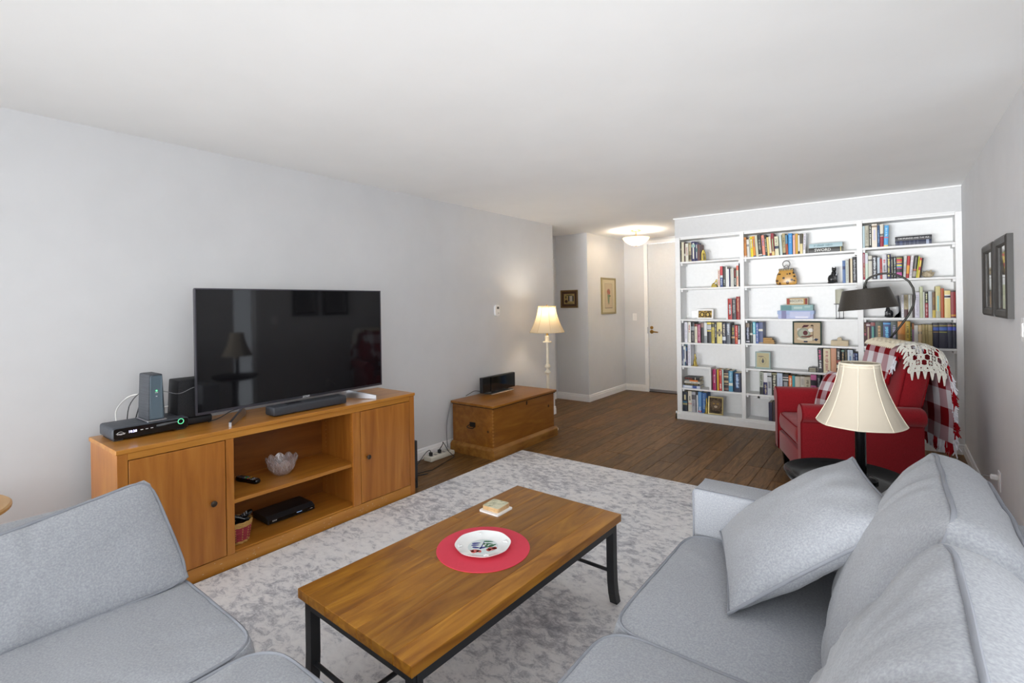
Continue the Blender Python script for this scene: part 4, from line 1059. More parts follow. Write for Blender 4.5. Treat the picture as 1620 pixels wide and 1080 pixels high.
deco_box('teal floral box, middle of the stack of three', -.983, -.677, 1.3095, 1.368, 6.095, 6.21, '86a8a8', [(.03, .35, .05, .9, '5f8a8c'), (.42, .68, .3, .7, 'a9c0bc'), (.75, .92, .5, .85, '9fbab8')])
deco_box('cream biscuit tin with red ends on top of the box stack', -.926, -.722, 1.3685, 1.444, 6.105, 6.19, 'b5ab94', [(.03, .97, .08, .92, 'a8823c'), (.03, .15, .08, .92, '9c4434'), (.86, .97, .08, .92, '7a3028'), (.17, .8, .16, .84, 'c9c4b0')], name='biscuit_tin', text='BISCUITS')
t = thing('wooden_box', 'pale wooden box with a round knob, middle bay', 'box', (-.447, 6.13, .944))
MB().box(-.522, -.372, 6.09, 6.18, .9445, .998, bev=.004, seg=2).build('body', noise_mat('pale_ash', [(.3, 'b9a98c'), (.7, 'cdbfa3')], scale=(1, 1, 6), nscale=12, rough=.6), t, smooth=40)
k_ = MB(); k_.lathe([(.02, -.012), (.022, 0), (.02, .012)], 18, X=frame_xf((-.447, 6.115, 1.012), (1, 0, 0), (0, 0, 1))); k_.build('knob', MATS['pale_ash'], t, smooth=50)
# candle holder
t = thing('candle_holder', 'black metal candle holder standing behind the dark lamp shade', 'candle holder', (-.443, 6.12, 1.22))
ch = MB()
MB().lathe([(.04, 1.3685), (.052, 1.3725), (.052, 1.3765), (.0, 1.3765)], 20, c=(-.443, 6.12, 0), cap=False).build('dish', BLACKM, t, smooth=40)
for a in (0, 120, 240):
    q = (-.443 + .036 * math.cos(R(a + 30)), 6.12 + .036 * math.sin(R(a + 30)))
    MB().cyl((q[0], q[1], 1.221), (q[0], q[1], 1.37), .003, n=8).build('leg', BLACKM, t, smooth=50)
MB().tube([(-.443 + .036 * math.cos(R(a)), 6.12 + .036 * math.sin(R(a)), 1.224) for a in range(0, 360, 20)], .003, 6, closed=True).build('foot_ring', BLACKM, t, smooth=60)
t2 = MB().lathe([(.0, 1.377), (.036, 1.377), (.0365, 1.52), (.034, 1.523), (.006, 1.519), (.0, 1.519)], 24, c=(-.443, 6.12, 0), cap=False).build('pillar_candle', M('sage_wax', 'b3b3a3', .5), smooth=40)
tag(t2, 'grey green pillar candle on the black holder', 'candle')
# sea shell
sh = MB(); ball(sh, (0, 0, .035), (.045, .03, .03))
rs = random.Random(3)
for a, l, zz in ((20, .06, .03), (60, .062, .055), (100, .05, .075), (145, .06, .05), (180, .055, .02), (-20, .05, .012), (215, .045, .01)):
    sh.tube([(0, 0, .035), (l * math.cos(R(a)) * .9, rs.uniform(-.01, .01), .035 + l * math.sin(R(a)) * .75)], [.022, .006], 8)
sh = fuse(sh, .004, 2); zm = min(p.z for p in sh.v)
sh.v = [p + Vector((.258, 6.11, 1.6135 - zm)) for p in sh.v]
o = sh.build('sea_shell', noise_mat('shell_surface', [(.3, '8a7c64'), (.55, 'b3a68c'), (.75, 'cbbfa8')], nscale=40, rough=.6), smooth=60)
tag(o, 'spiky tan sea shell at the end of a row of books', 'shell')
for x_, z_ in ((-1.955, 1.25), (-1.29, .335), (-1.2, .335)):
    wall_plate('wall_outlet', {(-1.955): 'faint white outlet plate on the back of the left bay', -1.29: 'first of two white outlet plates low in the middle bay', -1.2: 'second of two white outlet plates low in the middle bay'}[x_], 'outlet',
               frame_xf((x_, BD - .008, z_), (1, 0, 0) if x_ < -1.5 else (0, 0, 1), (0, 0, 1) if x_ < -1.5 else (-1, 0, 0)), 'outlet')

# ------------------------------------------------------------------ media console
CX0, CX1, CY0, CY1, CZ = -3.34, -2.90, .717, 2.54, .7645
cs = thing('media_console', 'honey cherry media console with two doors and open shelves', 'media console', ((CX0 + CX1) / 2, (CY0 + CY1) / 2, 0))
def cp(nm, *q, bev=.0015, mat=CHERRY, parent=cs, **k): return MB().box(*q, bev=bev).build(nm, mat, parent, **k)
cp('top', CX0 - .006, CX1 + .006, CY0 - .006, CY1 + .006, .7425, CZ, mat=CHERRY_H, bev=.003)
cp('side_panel', CX0, CX1 - .02, CY0, CY0 + .02, 0, .742)
cp('side_panel', CX0, CX1 - .02, CY1 - .02, CY1, 0, .742)
cp('back_panel', CX0, CX0 + .012, CY0 + .02, CY1 - .02, .02, .742, mat=noise_mat('cherry_back_panel', [(.25, '6e3c12'), (.5, '7f4a18'), (.78, '8f5820')], scale=(7, .7, 7), nscale=2.4, rough=.45, distort=.8))
cp('floor_panel', CX0 + .012, CX1 - .02, CY0 + .02, CY1 - .02, .06, .08, mat=CHERRY_H)
cp('partition', CX0 + .012, CX1 - .02, 1.196, 1.216, .08, .742)
cp('partition', CX0 + .012, CX1 - .02, 2.03, 2.05, .08, .742)
cp('shelf', CX0 + .013, CX1 - .022, 1.217, 2.029, .340, .362, mat=CHERRY_H)
cp('stile', CX1 - .02, CX1, CY0, .760, 0, .742)
cp('stile', CX1 - .02, CX1, 1.197, 1.238, .076, .708)
cp('stile', CX1 - .02, CX1, 2.000, 2.058, .076, .708)
cp('stile', CX1 - .02, CX1, 2.494, CY1, 0, .742)
cp('top_rail', CX1 - .02, CX1, .760, 2.494, .709, .742, mat=CHERRY_H)
cp('bottom_rail', CX1 - .02, CX1, .760, 2.494, 0.0, .075, mat=CHERRY_H)
scuff = MB(); rs = random.Random(8)
for k in range(46):
    yy = rs.uniform(1.05, 2.3); zz = rs.uniform(.012, .05) if rs.random() < .8 else rs.uniform(.05, .07); l = rs.uniform(.002, .012)
    scuff.box(CX1 - .001, CX1 + .0006, yy, yy + l, zz, zz + rs.uniform(.001, .0035))
o = scuff.build('scuff_marks', M('bare_wood_scuff', 'cdb38a', .8), cs); o['kind'] = 'stuff'
for (a, b, ky) in ((.763, 1.193, 1.125), (2.062, 2.490, 2.111)):
    d = cp('door', CX1 - .019, CX1 + .001, a, b, .079, .705, bev=.002)
    MB().lathe([(.006, 0), (.006, .012), (.015, .018), (.016, .024), (.012, .028), (0, .029)], 18, X=frame_xf((CX1 + .001, ky, .388), (0, 1, 0), (0, 0, 1)), cap=False).build('knob', BRONZE, d, smooth=50)
pegs = MB()
for yy, s in ((1.217, 1), (2.029, -1)):
    for xx in (CX0 + .07, CX1 - .06):
        for zz in [.14 + .03 * k for k in range(6)] + [.42 + .03 * k for k in range(8)]:
            pegs.box(xx - .002, xx + .002, yy, yy + .0006 * s, zz - .002, zz + .002)
o = pegs.build('peg_hole', M('peg_brass', 'd3b070', .4), cs); o['kind'] = 'stuff'

# ------------------------------------------------------------------ television
TX, TY0, TY1, TZ0, TZ1 = -3.10, 1.128, 2.398, .828, 1.542
tv = thing('television', 'large flat black television on the media console', 'television', (TX - .03, (TY0 + TY1) / 2, CZ))
sc = bpy.data.materials.new('tv_screen'); sc.use_nodes = True
MATS['tv_screen'] = sc
_b = sc.node_tree.nodes['Principled BSDF']
_n = sc.node_tree.nodes.new('ShaderNodeTexNoise'); _n.inputs['Scale'].default_value = 500
_r = sc.node_tree.nodes.new('ShaderNodeValToRGB'); _r.color_ramp.elements[0].color = (.004, .004, .005, 1); _r.color_ramp.elements[1].color = (.009, .009, .011, 1)
sc.node_tree.links.new(_n.outputs['Fac'], _r.inputs['Fac']); sc.node_tree.links.new(_r.outputs[0], _b.inputs['Base Color'])
_b.inputs['Roughness'].default_value = .045; _b.inputs['Specular IOR Level'].default_value = .55
MB().box(TX - .012, TX - .001, TY0 + .006, TY1 - .006, TZ0 + .012, TZ1 - .006).build('screen', sc, tv)
TVF = M('tv_bezel', '55545c', .3, metal=.7)
fr = MB()
fr.box(TX - .014, TX + .002, TY0, TY0 + .007, TZ0, TZ1).box(TX - .014, TX + .002, TY1 - .007, TY1, TZ0, TZ1)
MB().box(TX - .014, TX + .002, TY0 + .007, TY1 - .007, TZ1 - .007, TZ1).build('bezel', TVF, tv)
MB().box(TX - .014, TX + .002, TY0 + .007, TY1 - .007, TZ0, TZ0 + .014).build('bezel', TVF, tv)
MB().box(TX - .014, TX + .002, TY0, TY0 + .007, TZ0, TZ1).build('bezel', TVF, tv)
MB().box(TX - .014, TX + .002, TY1 - .007, TY1, TZ0, TZ1).build('bezel', TVF, tv)
MB().box(TX - .03, TX - .014, TY0 + .002, TY1 - .002, TZ0 + .002, TZ1 - .002, bev=.004).box(TX - .065, TX - .03, TY0 + .18, TY1 - .18, TZ0 + .02, TZ0 + .36, bev=.01).build('back_housing', BLACKP, tv)
v, f = text_mesh('SONY', .019, frame_xf((TX + .0024, (TY0 + TY1) / 2 + .02, TZ0 + .007), (0, 1, 0), (0, 0, 1)), .0004, bold=.0004)
MB().add(v, f).build('brand_lettering', M('silver_print', 'd6d6da', .3), tv)
def tvfoot(ya, yb):
    """slim blade foot from under the screen (ya) forward to its tip (yb)"""
    ft = MB(); p0 = Vector((TX - .01, ya, TZ0 + .004)); p1 = Vector((TX + .16, yb, CZ))
    n = Vector((-(p1.y - p0.y), p1.x - p0.x, 0)).normalized() * .007
    v = []
    for p, h0, h1 in ((p0, CZ + .012, TZ0 + .004), (p1, CZ + .0006, CZ + .026)):
        for s in (-1, 1):
            v += [(p.x + n.x * s, p.y + n.y * s, h0), (p.x + n.x * s, p.y + n.y * s, h1)]
    ft.add(v, [(0, 1, 3, 2), (4, 6, 7, 5), (0, 4, 5, 1), (2, 3, 7, 6), (1, 5, 7, 3), (0, 2, 6, 4)])
    # rear spur
    p2 = Vector((TX - .12, ya + (ya - yb) * .4, CZ)); 
    v = []
    for p, h0, h1 in ((p0, CZ + .012, TZ0), (p2, CZ + .0006, CZ + .02)):
        for s in (-1, 1):
            v += [(p.x + n.x * s, p.y + abs(n.y) * s, h0), (p.x + n.x * s, p.y + abs(n.y) * s, h1)]
    ft.add(v, [(0, 1, 3, 2), (4, 6, 7, 5), (0, 4, 5, 1), (2, 3, 7, 6), (1, 5, 7, 3), (0, 2, 6, 4)])
    return ft
tvfoot(1.385, 1.238).build('foot', STEEL, tv)
tvfoot(2.10, 2.225).build('foot', STEEL, tv)

# soundbar
t = thing('soundbar', 'short dark grey soundbar in front of the television', 'soundbar', (-3.01, 1.75, CZ))
MB().box(-3.075, -2.968, 1.498, 2.003, CZ + .004, CZ + .058, bev=.01, seg=3).build('body', noise_mat('speaker_mesh', [(.4, '33353b'), (.6, '43464c')], nscale=400, rough=.6), t, smooth=40)
for yy in (1.55, 1.95): MB().box(-3.05, -2.99, yy - .02, yy + .02, CZ, CZ + .005).build('foot', BLACKP, t)
MB().box(-3.06, -3.0, 1.6, 1.7, CZ + .058, CZ + .0585).build('touch_panel', GLOSS, t)

# set-top box
t = thing('set_top_box', 'black set-top box with a glowing clock under the modem', 'set-top box', (-3.2, .92, CZ))
bx = (-3.325, -3.1, .750, 1.092)
MB().box(bx[0], bx[1], bx[2], bx[3], CZ + .008, CZ + .068, bev=.012, seg=3).build('body', noise_mat('grey_plastic_case', [(.3, '3f434a'), (.7, '4a4e55')], nscale=60, rough=.5), t, smooth=40)
MB().prism(rrect(.330, .052, .009), 0, .0022, X=frame_xf((bx[1] - .0005, .921, CZ + .037), (0, 1, 0), (0, 0, 1))).build('front_glass', GLOSS, t)
for yy in (.78, 1.06): MB().box(bx[0] + .03, bx[1] - .02, yy - .02, yy + .02, CZ, CZ + .01).build('foot', BLACKP, t)
LED = M('display_white', 'cfd0ff', .4, emit='d9d8ff', estr=1.6)
v, f = text_mesh('10:28', .0165, frame_xf((bx[1] + .0019, .834, CZ + .040), (0, 1, 0), (0, 0, 1)), .0003, bold=.0004)
MB().add(v, f).build('clock_digits', LED, t)
PRW = M('white_print', 'd9d9dc', .4)
v, f = text_mesh('hopper', .0115, frame_xf((bx[1] + .0019, .786, CZ + .036), (0, 1, 0), (0, 0, 1)), .0003, shear=.25, bold=.0003)
MB().add(v, f).build('logo_lettering', PRW, t)
MB().tube([(bx[1] + .002, .766 + .034 * k / 6, CZ + .034 + .013 * math.sin(PI * (k + .5) / 7)) for k in range(7)], .0009, 5).build('logo_swoosh', PRW, t)
MB().tube([(bx[1] + .002, 1.051 + .0135 * math.cos(a), CZ + .049 + .0135 * math.sin(a)) for a in [2 * PI * k / 18 for k in range(18)]], .0022, 6, closed=True).build('remote_finder_ring', M('green_ring', '5fd39a', .4, emit='5fd39a', estr=.7), t, smooth=60)
for yy in (.868, .89, .912): MB().box(bx[1] + .0016, bx[1] + .0021, yy, yy + .011, CZ + .039, CZ + .0425).build('indicator', PRW, t)
MB().tube([(bx[1] + .0012, .938 + .095 * k / 5, CZ + .047 + .004 * k / 5) for k in range(6)], [.004, .006, .006, .005, .004, .003], 6).build('remote_graphic', M('graphic_grey', '5d6266', .5), t)
# modem
t = thing('modem', 'tall dark grey modem standing on the set-top box', 'modem', (-3.19, .945, CZ + .068))
zb = CZ + .0685
MB().box(-3.285, -3.105, .900, .990, zb, zb + .008, bev=.003).build('base_tray', STEEL, t)
def taper(x0, x1, y0, y1, z0, z1, tx, ty):
    v = [(x0, y0, z0), (x1, y0, z0), (x1, y1, z0), (x0, y1, z0), (x0 + tx * .4, y0 + ty, z1), (x1 - tx, y0 + ty, z1), (x1 - tx, y1 - ty, z1), (x0 + tx * .4, y1 - ty, z1)]
    bm = bmesh.new(); vv = [bm.verts.new(p) for p in v]
    for q in ((0, 1, 2, 3), (4, 7, 6, 5), (0, 4, 5, 1), (1, 5, 6, 2), (2, 6, 7, 3), (3, 7, 4, 0)): bm.faces.new([vv[i] for i in q])
    bmesh.ops.bevel(bm, geom=bm.edges[:], offset=.006, segments=2, affect='EDGES', profile=.5)
    return bm
MB().bm(taper(-3.275, -3.115, .905, .985, zb + .008, zb + .248, .006, .009)).build('body', noise_mat('vented_case', [(.4, '3a3d43'), (.6, '484c52')], scale=(1, 1, 40), nscale=6, rough=.5), t, smooth=40)
MB().bm(taper(-3.118, -3.112, .913, .977, zb + .012, zb + .242, .006, .007)).build('front_panel', M('blue_grey_panel', '5b6c78', .3), t)
MB().box(-3.1135, -3.1105, .942, .948, zb + .158, zb + .164).build('status_light', M('green_led', '5fe08a', .4, emit='5fff8a', estr=2), t)
MB().box(-3.1135, -3.1115, .939, .951, zb + .150, zb + .153).build('indicator', PRW, t)
MB().box(-3.1135, -3.1115, .942, .948, zb + .130, zb + .134).build('indicator', PRW, t)
# speaker
t = thing('speaker', 'black wireless speaker half hidden behind the television', 'speaker', (-3.25, 1.14, CZ))
MB().bm(taper(-3.33, -3.175, 1.06, 1.235, CZ + .045, CZ + .26, .008, .010)).build('body', noise_mat('black_fabric_grille', [(.4, '1f2023'), (.6, '303135')], nscale=300, rough=.8), t, smooth=40)
MB().box(-3.32, -3.185, 1.09, 1.245, CZ + .0005, CZ + .045, bev=.012, seg=3).build('base', BLACKP, t, smooth=40)
# cables behind the boxes
cb = MB().tube([(-3.30, .83, CZ + .01), (-3.40, .84, CZ + .10), (-3.42, .90, CZ + .17), (-3.34, .95, CZ + .19), (-3.276, .95, CZ + .18)], .0035, 6).build('cable', M('white_cable', 'dcdcd8', .5), smooth=60)
tag(cb, 'white cable arching behind the modem', 'cable', 'cables behind the modem')
cb = MB().tube([(-3.33, .87, CZ + .02), (-3.40, .90, CZ + .12), (-3.35, .93, CZ + .19), (-3.276, .955, CZ + .21)], .0025, 6).build('cable', BLACKP, smooth=60)
tag(cb, 'thin black cable rising behind the modem', 'cable', 'cables behind the modem')
cb = MB().tube([(-3.33, .905, CZ + .02), (-3.375, .93, CZ + .08), (-3.36, .95, CZ + .15), (-3.276, .96, CZ + .18)], .0032, 6).build('cable', BLACKP, smooth=60)
tag(cb, 'thick black cable rising behind the modem', 'cable', 'cables behind the modem')
cb = MB().tube([(-3.276, .985, CZ + .215), (-3.24, 1.03, CZ + .2), (-3.17, 1.07, CZ + .19), (-3.165, 1.14, CZ + .215), (-3.12, 1.2, CZ + .23)], .0018, 6).build('cable', M('grey_cable', '8c8c90', .5), smooth=60)
tag(cb, 'thin grey cable running from the modem across the speaker', 'cable', 'cables behind the modem')
cb = MB().tube([(-3.34, .97, CZ + .01), (-3.36, 1.0, CZ + .07), (-3.33, 1.05, CZ + .10), (-3.3, 1.09, CZ + .11)], .0028, 6).build('cable', MATS['white_cable'], smooth=60)
tag(cb, 'white cable looping low between modem and speaker', 'cable', 'cables behind the modem')
cb = MB().tube([(-3.13, 1.2, CZ + .012), (-3.15, 1.27, CZ + .02), (-3.14, 1.33, CZ + .05), (-3.13, 1.4, CZ + .06)], .003, 6).build('cable', BLACKP, smooth=60)
tag(cb, 'black cable under the left foot of the television', 'cable', 'cables behind the modem')

# cut glass bowl
gb = MB(); NB = 80
def bowl_pt(u, s):
    """u around, s 0..1 from foot centre to rim"""
    a = 2 * PI * u
    sc = abs(math.sin(5 * a))                 # ten scallops
    rim = .088 + .022 * sc
    r = .03 + .062 * (s ** .75); z = .006 + rim * s ** 1.55
    facet = .0022 * math.cos(20 * a) * math.sin(PI * s * 4) 
    return ((r + facet) * math.cos(a), (r + facet) * math.sin(a), z)
for k in range(14): pass
gb.grid(lambda u, w_: bowl_pt(u, w_), NB, 15, closed_u=True)
gb.thick(-.0045)
n0 = len(gb.v)
gb.lathe([(.0, .0), (.034, .0), (.035, .006), (.0, .007)], 40, cap=False)
gb.v = [p + Vector((-3.115, 1.62, .3625)) for p in gb.v]
GLS = M('cut_crystal', 'f4ecec', .03, trans=.75, ior=1.5, spec=.8)
t = thing('glass_bowl', 'scalloped cut glass bowl on the console shelf', 'bowl', (-3.115, 1.62, .3625))
b0 = MB(); b0.grid(lambda u, w_: bowl_pt(u, w_), NB, 15, closed_u=True); b0.thick(-.0045); b0.build('bowl', GLS, t, smooth=20, local=True)
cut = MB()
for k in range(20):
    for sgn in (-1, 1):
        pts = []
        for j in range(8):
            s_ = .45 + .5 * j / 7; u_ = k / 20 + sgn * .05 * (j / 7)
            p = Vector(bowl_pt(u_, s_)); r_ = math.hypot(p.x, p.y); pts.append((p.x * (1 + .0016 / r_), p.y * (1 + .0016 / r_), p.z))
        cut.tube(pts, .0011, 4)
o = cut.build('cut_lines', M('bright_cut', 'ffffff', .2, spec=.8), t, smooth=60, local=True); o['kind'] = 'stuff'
MB().lathe([(.0, .0), (.034, .0), (.036, .007), (.0, .008)], 40, cap=False).build('foot', GLS, t, smooth=40, local=True)

# remote controls
def remote(label, X, ln=.2, w=.05, h=.02, colors=True):
    t = thing('remote_control', label, 'remote control', X.translation, 0, 'remote controls')
    out = []
    for k in range(24):
        a = 2 * PI * k / 24; x = math.cos(a); y = math.sin(a)
        xx = ln / 2 * math.copysign(abs(x) ** .55, x); waist = 1 - .22 * math.exp(-((xx - .01) / .035) ** 2)
        out.append((xx, w / 2 * math.copysign(abs(y) ** .55, y) * waist))
    mb = MB()
    v = []; f = []
    for s, z in ((.86, 0), (1, h * .35), (1, h * .7), (.88, h)):
        v += [(x * (1 - (1 - s) * .4), y * s, z) for x, y in out]
    for i in range(3):
        for k in range(24): f.append((i * 24 + k, i * 24 + (k + 1) % 24, (i + 1) * 24 + (k + 1) % 24, (i + 1) * 24 + k))
    f.append(tuple(range(24))[::-1]); f.append(tuple(range(72, 96)))
    mb.add(v, f, X).build('body', GLOSS, t, smooth=40)
    rs = random.Random(label)
    cols = ['c9304f', '30a060', 'd9b030', '3f7fd0', '8f8f90', '8f8f90', 'c93a3a', '70c060']
    for i in range(10):
        for j in (-1, 0, 1):
            xx = -ln * .36 + i * ln * .075; yy = j * w * .25
            c = rs.choice(cols) if (colors and 3 <= i <= 6) else ('4f5054' if i < 8 else '9fa3a8')
            MB().box(xx - .004, xx + .004, yy - .0035, yy + .0035, h - .001, h + .002, bev=.0008, X=X).build('button', cmat(c, .4), t)
    return t
remote('black remote with coloured buttons on the console shelf', Matrix.Translation((-3.155, 1.425, .3625)) @ Matrix.Rotation(R(14), 4, 'Z'), .19, .052, .024)
# basket with remotes
t = thing('wicker_basket', 'red and straw wicker basket of remotes on lower shelf', 'basket', (-3.03, 1.305, .0805))
STRAW = M('straw_wicker', 'c39a58', .7); RASP = M('raspberry_wicker', '9c3440', .7)
MB().lathe([(.0, .0), (.052, .0), (.062, .05), (.072, .105), (.066, .105), (.058, .05), (.05, .006), (.0, .006)], 28, cap=False).build('lining', M('dark_wicker', '6a4030', .8), t, smooth=50, local=True)
for i in range(17):
    z = .005 + i * .0072; r0 = .056 + .0205 * (z / .13)
    pts = []
    for k in range(48):
        a = 2 * PI * k / 48
        pts.append(((r0 + .0028 * math.cos(12 * a + PI * (i % 2))) * math.cos(a), (r0 + .0028 * math.cos(12 * a + PI * (i % 2))) * math.sin(a), z))
    MB().tube(pts, .0042, 6, closed=True).build('weave_strand', STRAW if i in (0, 1) or i >= 13 else RASP, t, smooth=60, local=True)
for i in range(12):
    a = 2 * PI * i / 12
    MB().tube([(.058 * math.cos(a), .058 * math.sin(a), .0), (.078 * math.cos(a), .078 * math.sin(a), .122)], .0026, 5).build('stake', STRAW, t, smooth=60, local=True)
remote('slim black remote leaning out of the basket', frame_xf((-3.03, 1.315, .195), (.35, .75, .45), (-.9, .3, .2)), .17, .042, .016, False)
remote('black remote lying across the top of the basket', frame_xf((-3.03, 1.305, .205), (-.3, -.75, .35), (.9, -.3, .0)), .15, .045, .018, False)
remote('upright glossy black remote at the back of the basket', frame_xf((-3.065, 1.28, .185), (-.25, -.5, .75), (.9, -.3, .1)), .15, .042, .016, False)
# disc player
t = thing('disc_player', 'slim black disc player on the lower console shelf', 'disc player', (-3.16, 1.66, .0805))
MB().prism([(-3.265, .088), (-3.265, .128), (-3.105, .128), (-3.072, .112), (-3.072, .088)], 1.505, 1.815, 'y').build('body', BLACKP, t)
MB().box(-3.0725, -3.0705, 1.51, 1.81, .09, .110).build('front_panel', GLOSS, t)
for yy in (1.53, 1.79): MB().box(-3.24, -3.09, yy - .015, yy + .015, .0805, .089).build('foot', BLACKP, t)
v, f = text_mesh('SONY', .011, frame_xf((-3.0702, 1.545, .103), (0, 1, 0), (0, 0, 1)), .0003, bold=.0002)
MB().add(v, f).build('brand_lettering', PRW, t)
v, f = text_mesh('DVD', .008, frame_xf((-3.0702, 1.79, .099), (0, 1, 0), (0, 0, 1)), .0003, bold=.0002)
MB().add(v, f).build('disc_lettering', PRW, t)
MB().box(-3.0706, -3.07, 1.69, 1.725, .1025, .1055).build('display', M('dim_display', '8fb6e0', .4, emit='9cc4ff', estr=.5), t)
# slim subwoofer and power strip
t = thing('subwoofer', 'slim black subwoofer standing at the end of the console', 'subwoofer', (-3.1, 2.585, 0))
MB().box(-3.28, -2.955, 2.556, 2.616, .01, .376, bev=.003).build('cabinet', BLACKP, t)
MB().box(-2.9555, -2.953, 2.566, 2.606, .05, .085).build('port', GLOSS, t)
for xx in (-3.25, -3.0): MB().box(xx - .015, xx + .015, 2.565, 2.607, 0, .011).build('foot', BLACKP, t)
t = thing('power_strip', 'white power strip on the floor beside the chest', 'power strip', (-3.40, 3.2, 0))
MB().box(-3.445, -3.345, 3.12, 3.43, .0005, .042, bev=.01, seg=2).build('body', M('offwhite_plastic', 'd9d6c9', .45), t, smooth=40)
for k in range(5): MB().box(-3.415, -3.375, 3.15 + .055 * k, 3.18 + .055 * k, .042, .0425).build('socket', M('socket_grey', '8c8a84', .5), t)
for k, (yy, lab) in enumerate(((3.165, 'black plug nearest the console on the power strip'), (3.275, 'second black plug on the power strip'))):
    p = thing('plug', lab, 'plug', (-3.395, yy, .0425), 0, 'plugs in the power strip')
    MB().box(-3.41, -3.38, yy - .013, yy + .013, .0428, .075, bev=.004).build('plug_body', BLACKP, p)
    pts = [(-3.395, yy, .074), (-3.39, yy - .02, .10), (-3.36, yy - .10, .095), (-3.31, yy - .24, .04), (-3.27, yy - .33, .006), (-3.2, yy - .36 + .1 * k, .005), (-3.14, yy - .28, .005), (-3.2, yy - .4, .006)]
    if k: pts = [(-3.395, yy, .074), (-3.37, yy + .02, .125), (-3.36, yy + .01, .15), (-3.345, yy + .03, .11), (-3.33, yy + .05, .06), (-3.28, yy + .08, .008), (-3.18, yy - .3, .005), (-3.24, yy - .52, .005)]
    MB().tube(pts, .0035, 6).build('cord', BLACKP, p, smooth=60)
cb = MB().tube([(-3.47, 3.46, .04), (-3.47, 3.45, .12), (-3.475, 3.455, .25), (-3.47, 3.475, .36), (-3.475, 3.52, .47)], .0045, 6).build('cable', M('grey_cable', '8c8c90', .5), smooth=60)
tag(cb, 'grey cable hanging between wall and chest', 'cable')

# ------------------------------------------------------------------ pine chest
KX0, KX1, KY0, KY1 = -3.46, -2.908, 3.487, 4.573
ch = thing('blanket_chest', 'old pine blanket chest against the left wall', 'chest', ((KX0 + KX1) / 2, (KY0 + KY1) / 2, 0))
i_ = .028
MB().box(KX0 + .01, KX1 - i_, KY0 + i_, KY1 - i_, .06, .462, bev=.002).build('body', PINE, ch)
MB().prism([(0, 0), (0, .075), (.006, .085), (.014, .09), (.024, .1), (.03, .1), (.03, 0)], KY0, KY1, 'y', X=Matrix(((-1, 0, 0, KX1), (0, 1, 0, 0), (0, 0, 1, 0), (0, 0, 0, 1)))).build('plinth', PINE_D, ch)
MB().prism([(0, 0), (0, .075), (.006, .085), (.014, .09), (.024, .1), (.03, .1), (.03, 0)], KX0, KX1 - .03, 'x', X=Matrix.Translation((0, KY0, 0))).build('plinth', PINE_D, ch)
MB().prism([(0, 0), (0, .075), (.006, .085), (.014, .09), (.024, .1), (.03, .1), (.03, 0)], KX0, KX1 - .03, 'x', X=Matrix(((1, 0, 0, 0), (0, -1, 0, KY1), (0, 0, 1, 0), (0, 0, 0, 1)))).build('plinth', PINE_D, ch)
MB().box(KX0 + .004, KX1 - .004, KY0 + .004, KY1 - .004, .470, .494, bev=.006, seg=2).build('lid', noise_mat('pine_lid', [(.2, '7a4810'), (.5, '925c1a'), (.8, 'aa7632')], scale=(5, .7, 5), nscale=2.6, rough=.36, spec=.3, distort=1.2, coat=.05), ch, smooth=30)
MB().box(KX0 + .012, KX1 - .016, KY0 + .016, KY1 - .016, .462, .470).build('lid_gap', M('dark_gap', '2a1a0c', .8), ch)
hx = -3.19
hnd = MB().box(hx - .035, hx + .035, KY0 + i_ - .004, KY0 + i_ + .001, .265, .31, bev=.001).build('handle_plate', M('blackened_iron', '2c2620', .55, metal=.5), ch)
MB().tube([(hx - .035, KY0 + i_ - .004, .285), (hx - .045, KY0 + i_ - .03, .268), (hx - .02, KY0 + i_ - .04, .262), (hx + .02, KY0 + i_ - .04, .262), (hx + .04, KY0 + i_ - .03, .268), (hx + .033, KY0 + i_ - .004, .285)], .004, 8).build('handle_bail', MATS['blackened_iron'], hnd, smooth=60)
MB().box(KX1 - i_ - .001, KX1 - i_ + .002, 4.035, 4.055, .415, .45).build('lock_plate', MATS['blackened_iron'], ch)
for (yy, zz, r) in ((4.44, .335, .014),):
    MB().lathe([(0, 0), (r, 0), (r, .0006), (0, .0006)], 14, X=frame_xf((KX1 - i_, yy, zz), (0, 1, 0), (0, 0, 1)), cap=False).build('knot', M('dark_knot', '40260e', .6), ch)
for (xx, zz, r) in ((-3.0, .245, .011), (-3.12, .28, .004)):
    MB().lathe([(0, 0), (r, 0), (r, .0006), (0, .0006)], 14, X=frame_xf((xx, KY0 + i_, zz), (1, 0, 0), (0, 0, 1)), cap=False).build('knot', MATS['dark_knot'], ch)
dv = MB()
for k in range(11):
    z = .12 + k * .031
    dv.box(KX1 - i_ - .012, KX1 - i_ + .0007, KY0 + i_ - .0007, KY0 + i_ + .013, z, z + .016)
o = dv.build('dovetails', M('dovetail_end_grain', '9c6a2c', .5), ch); o['kind'] = 'stuff'
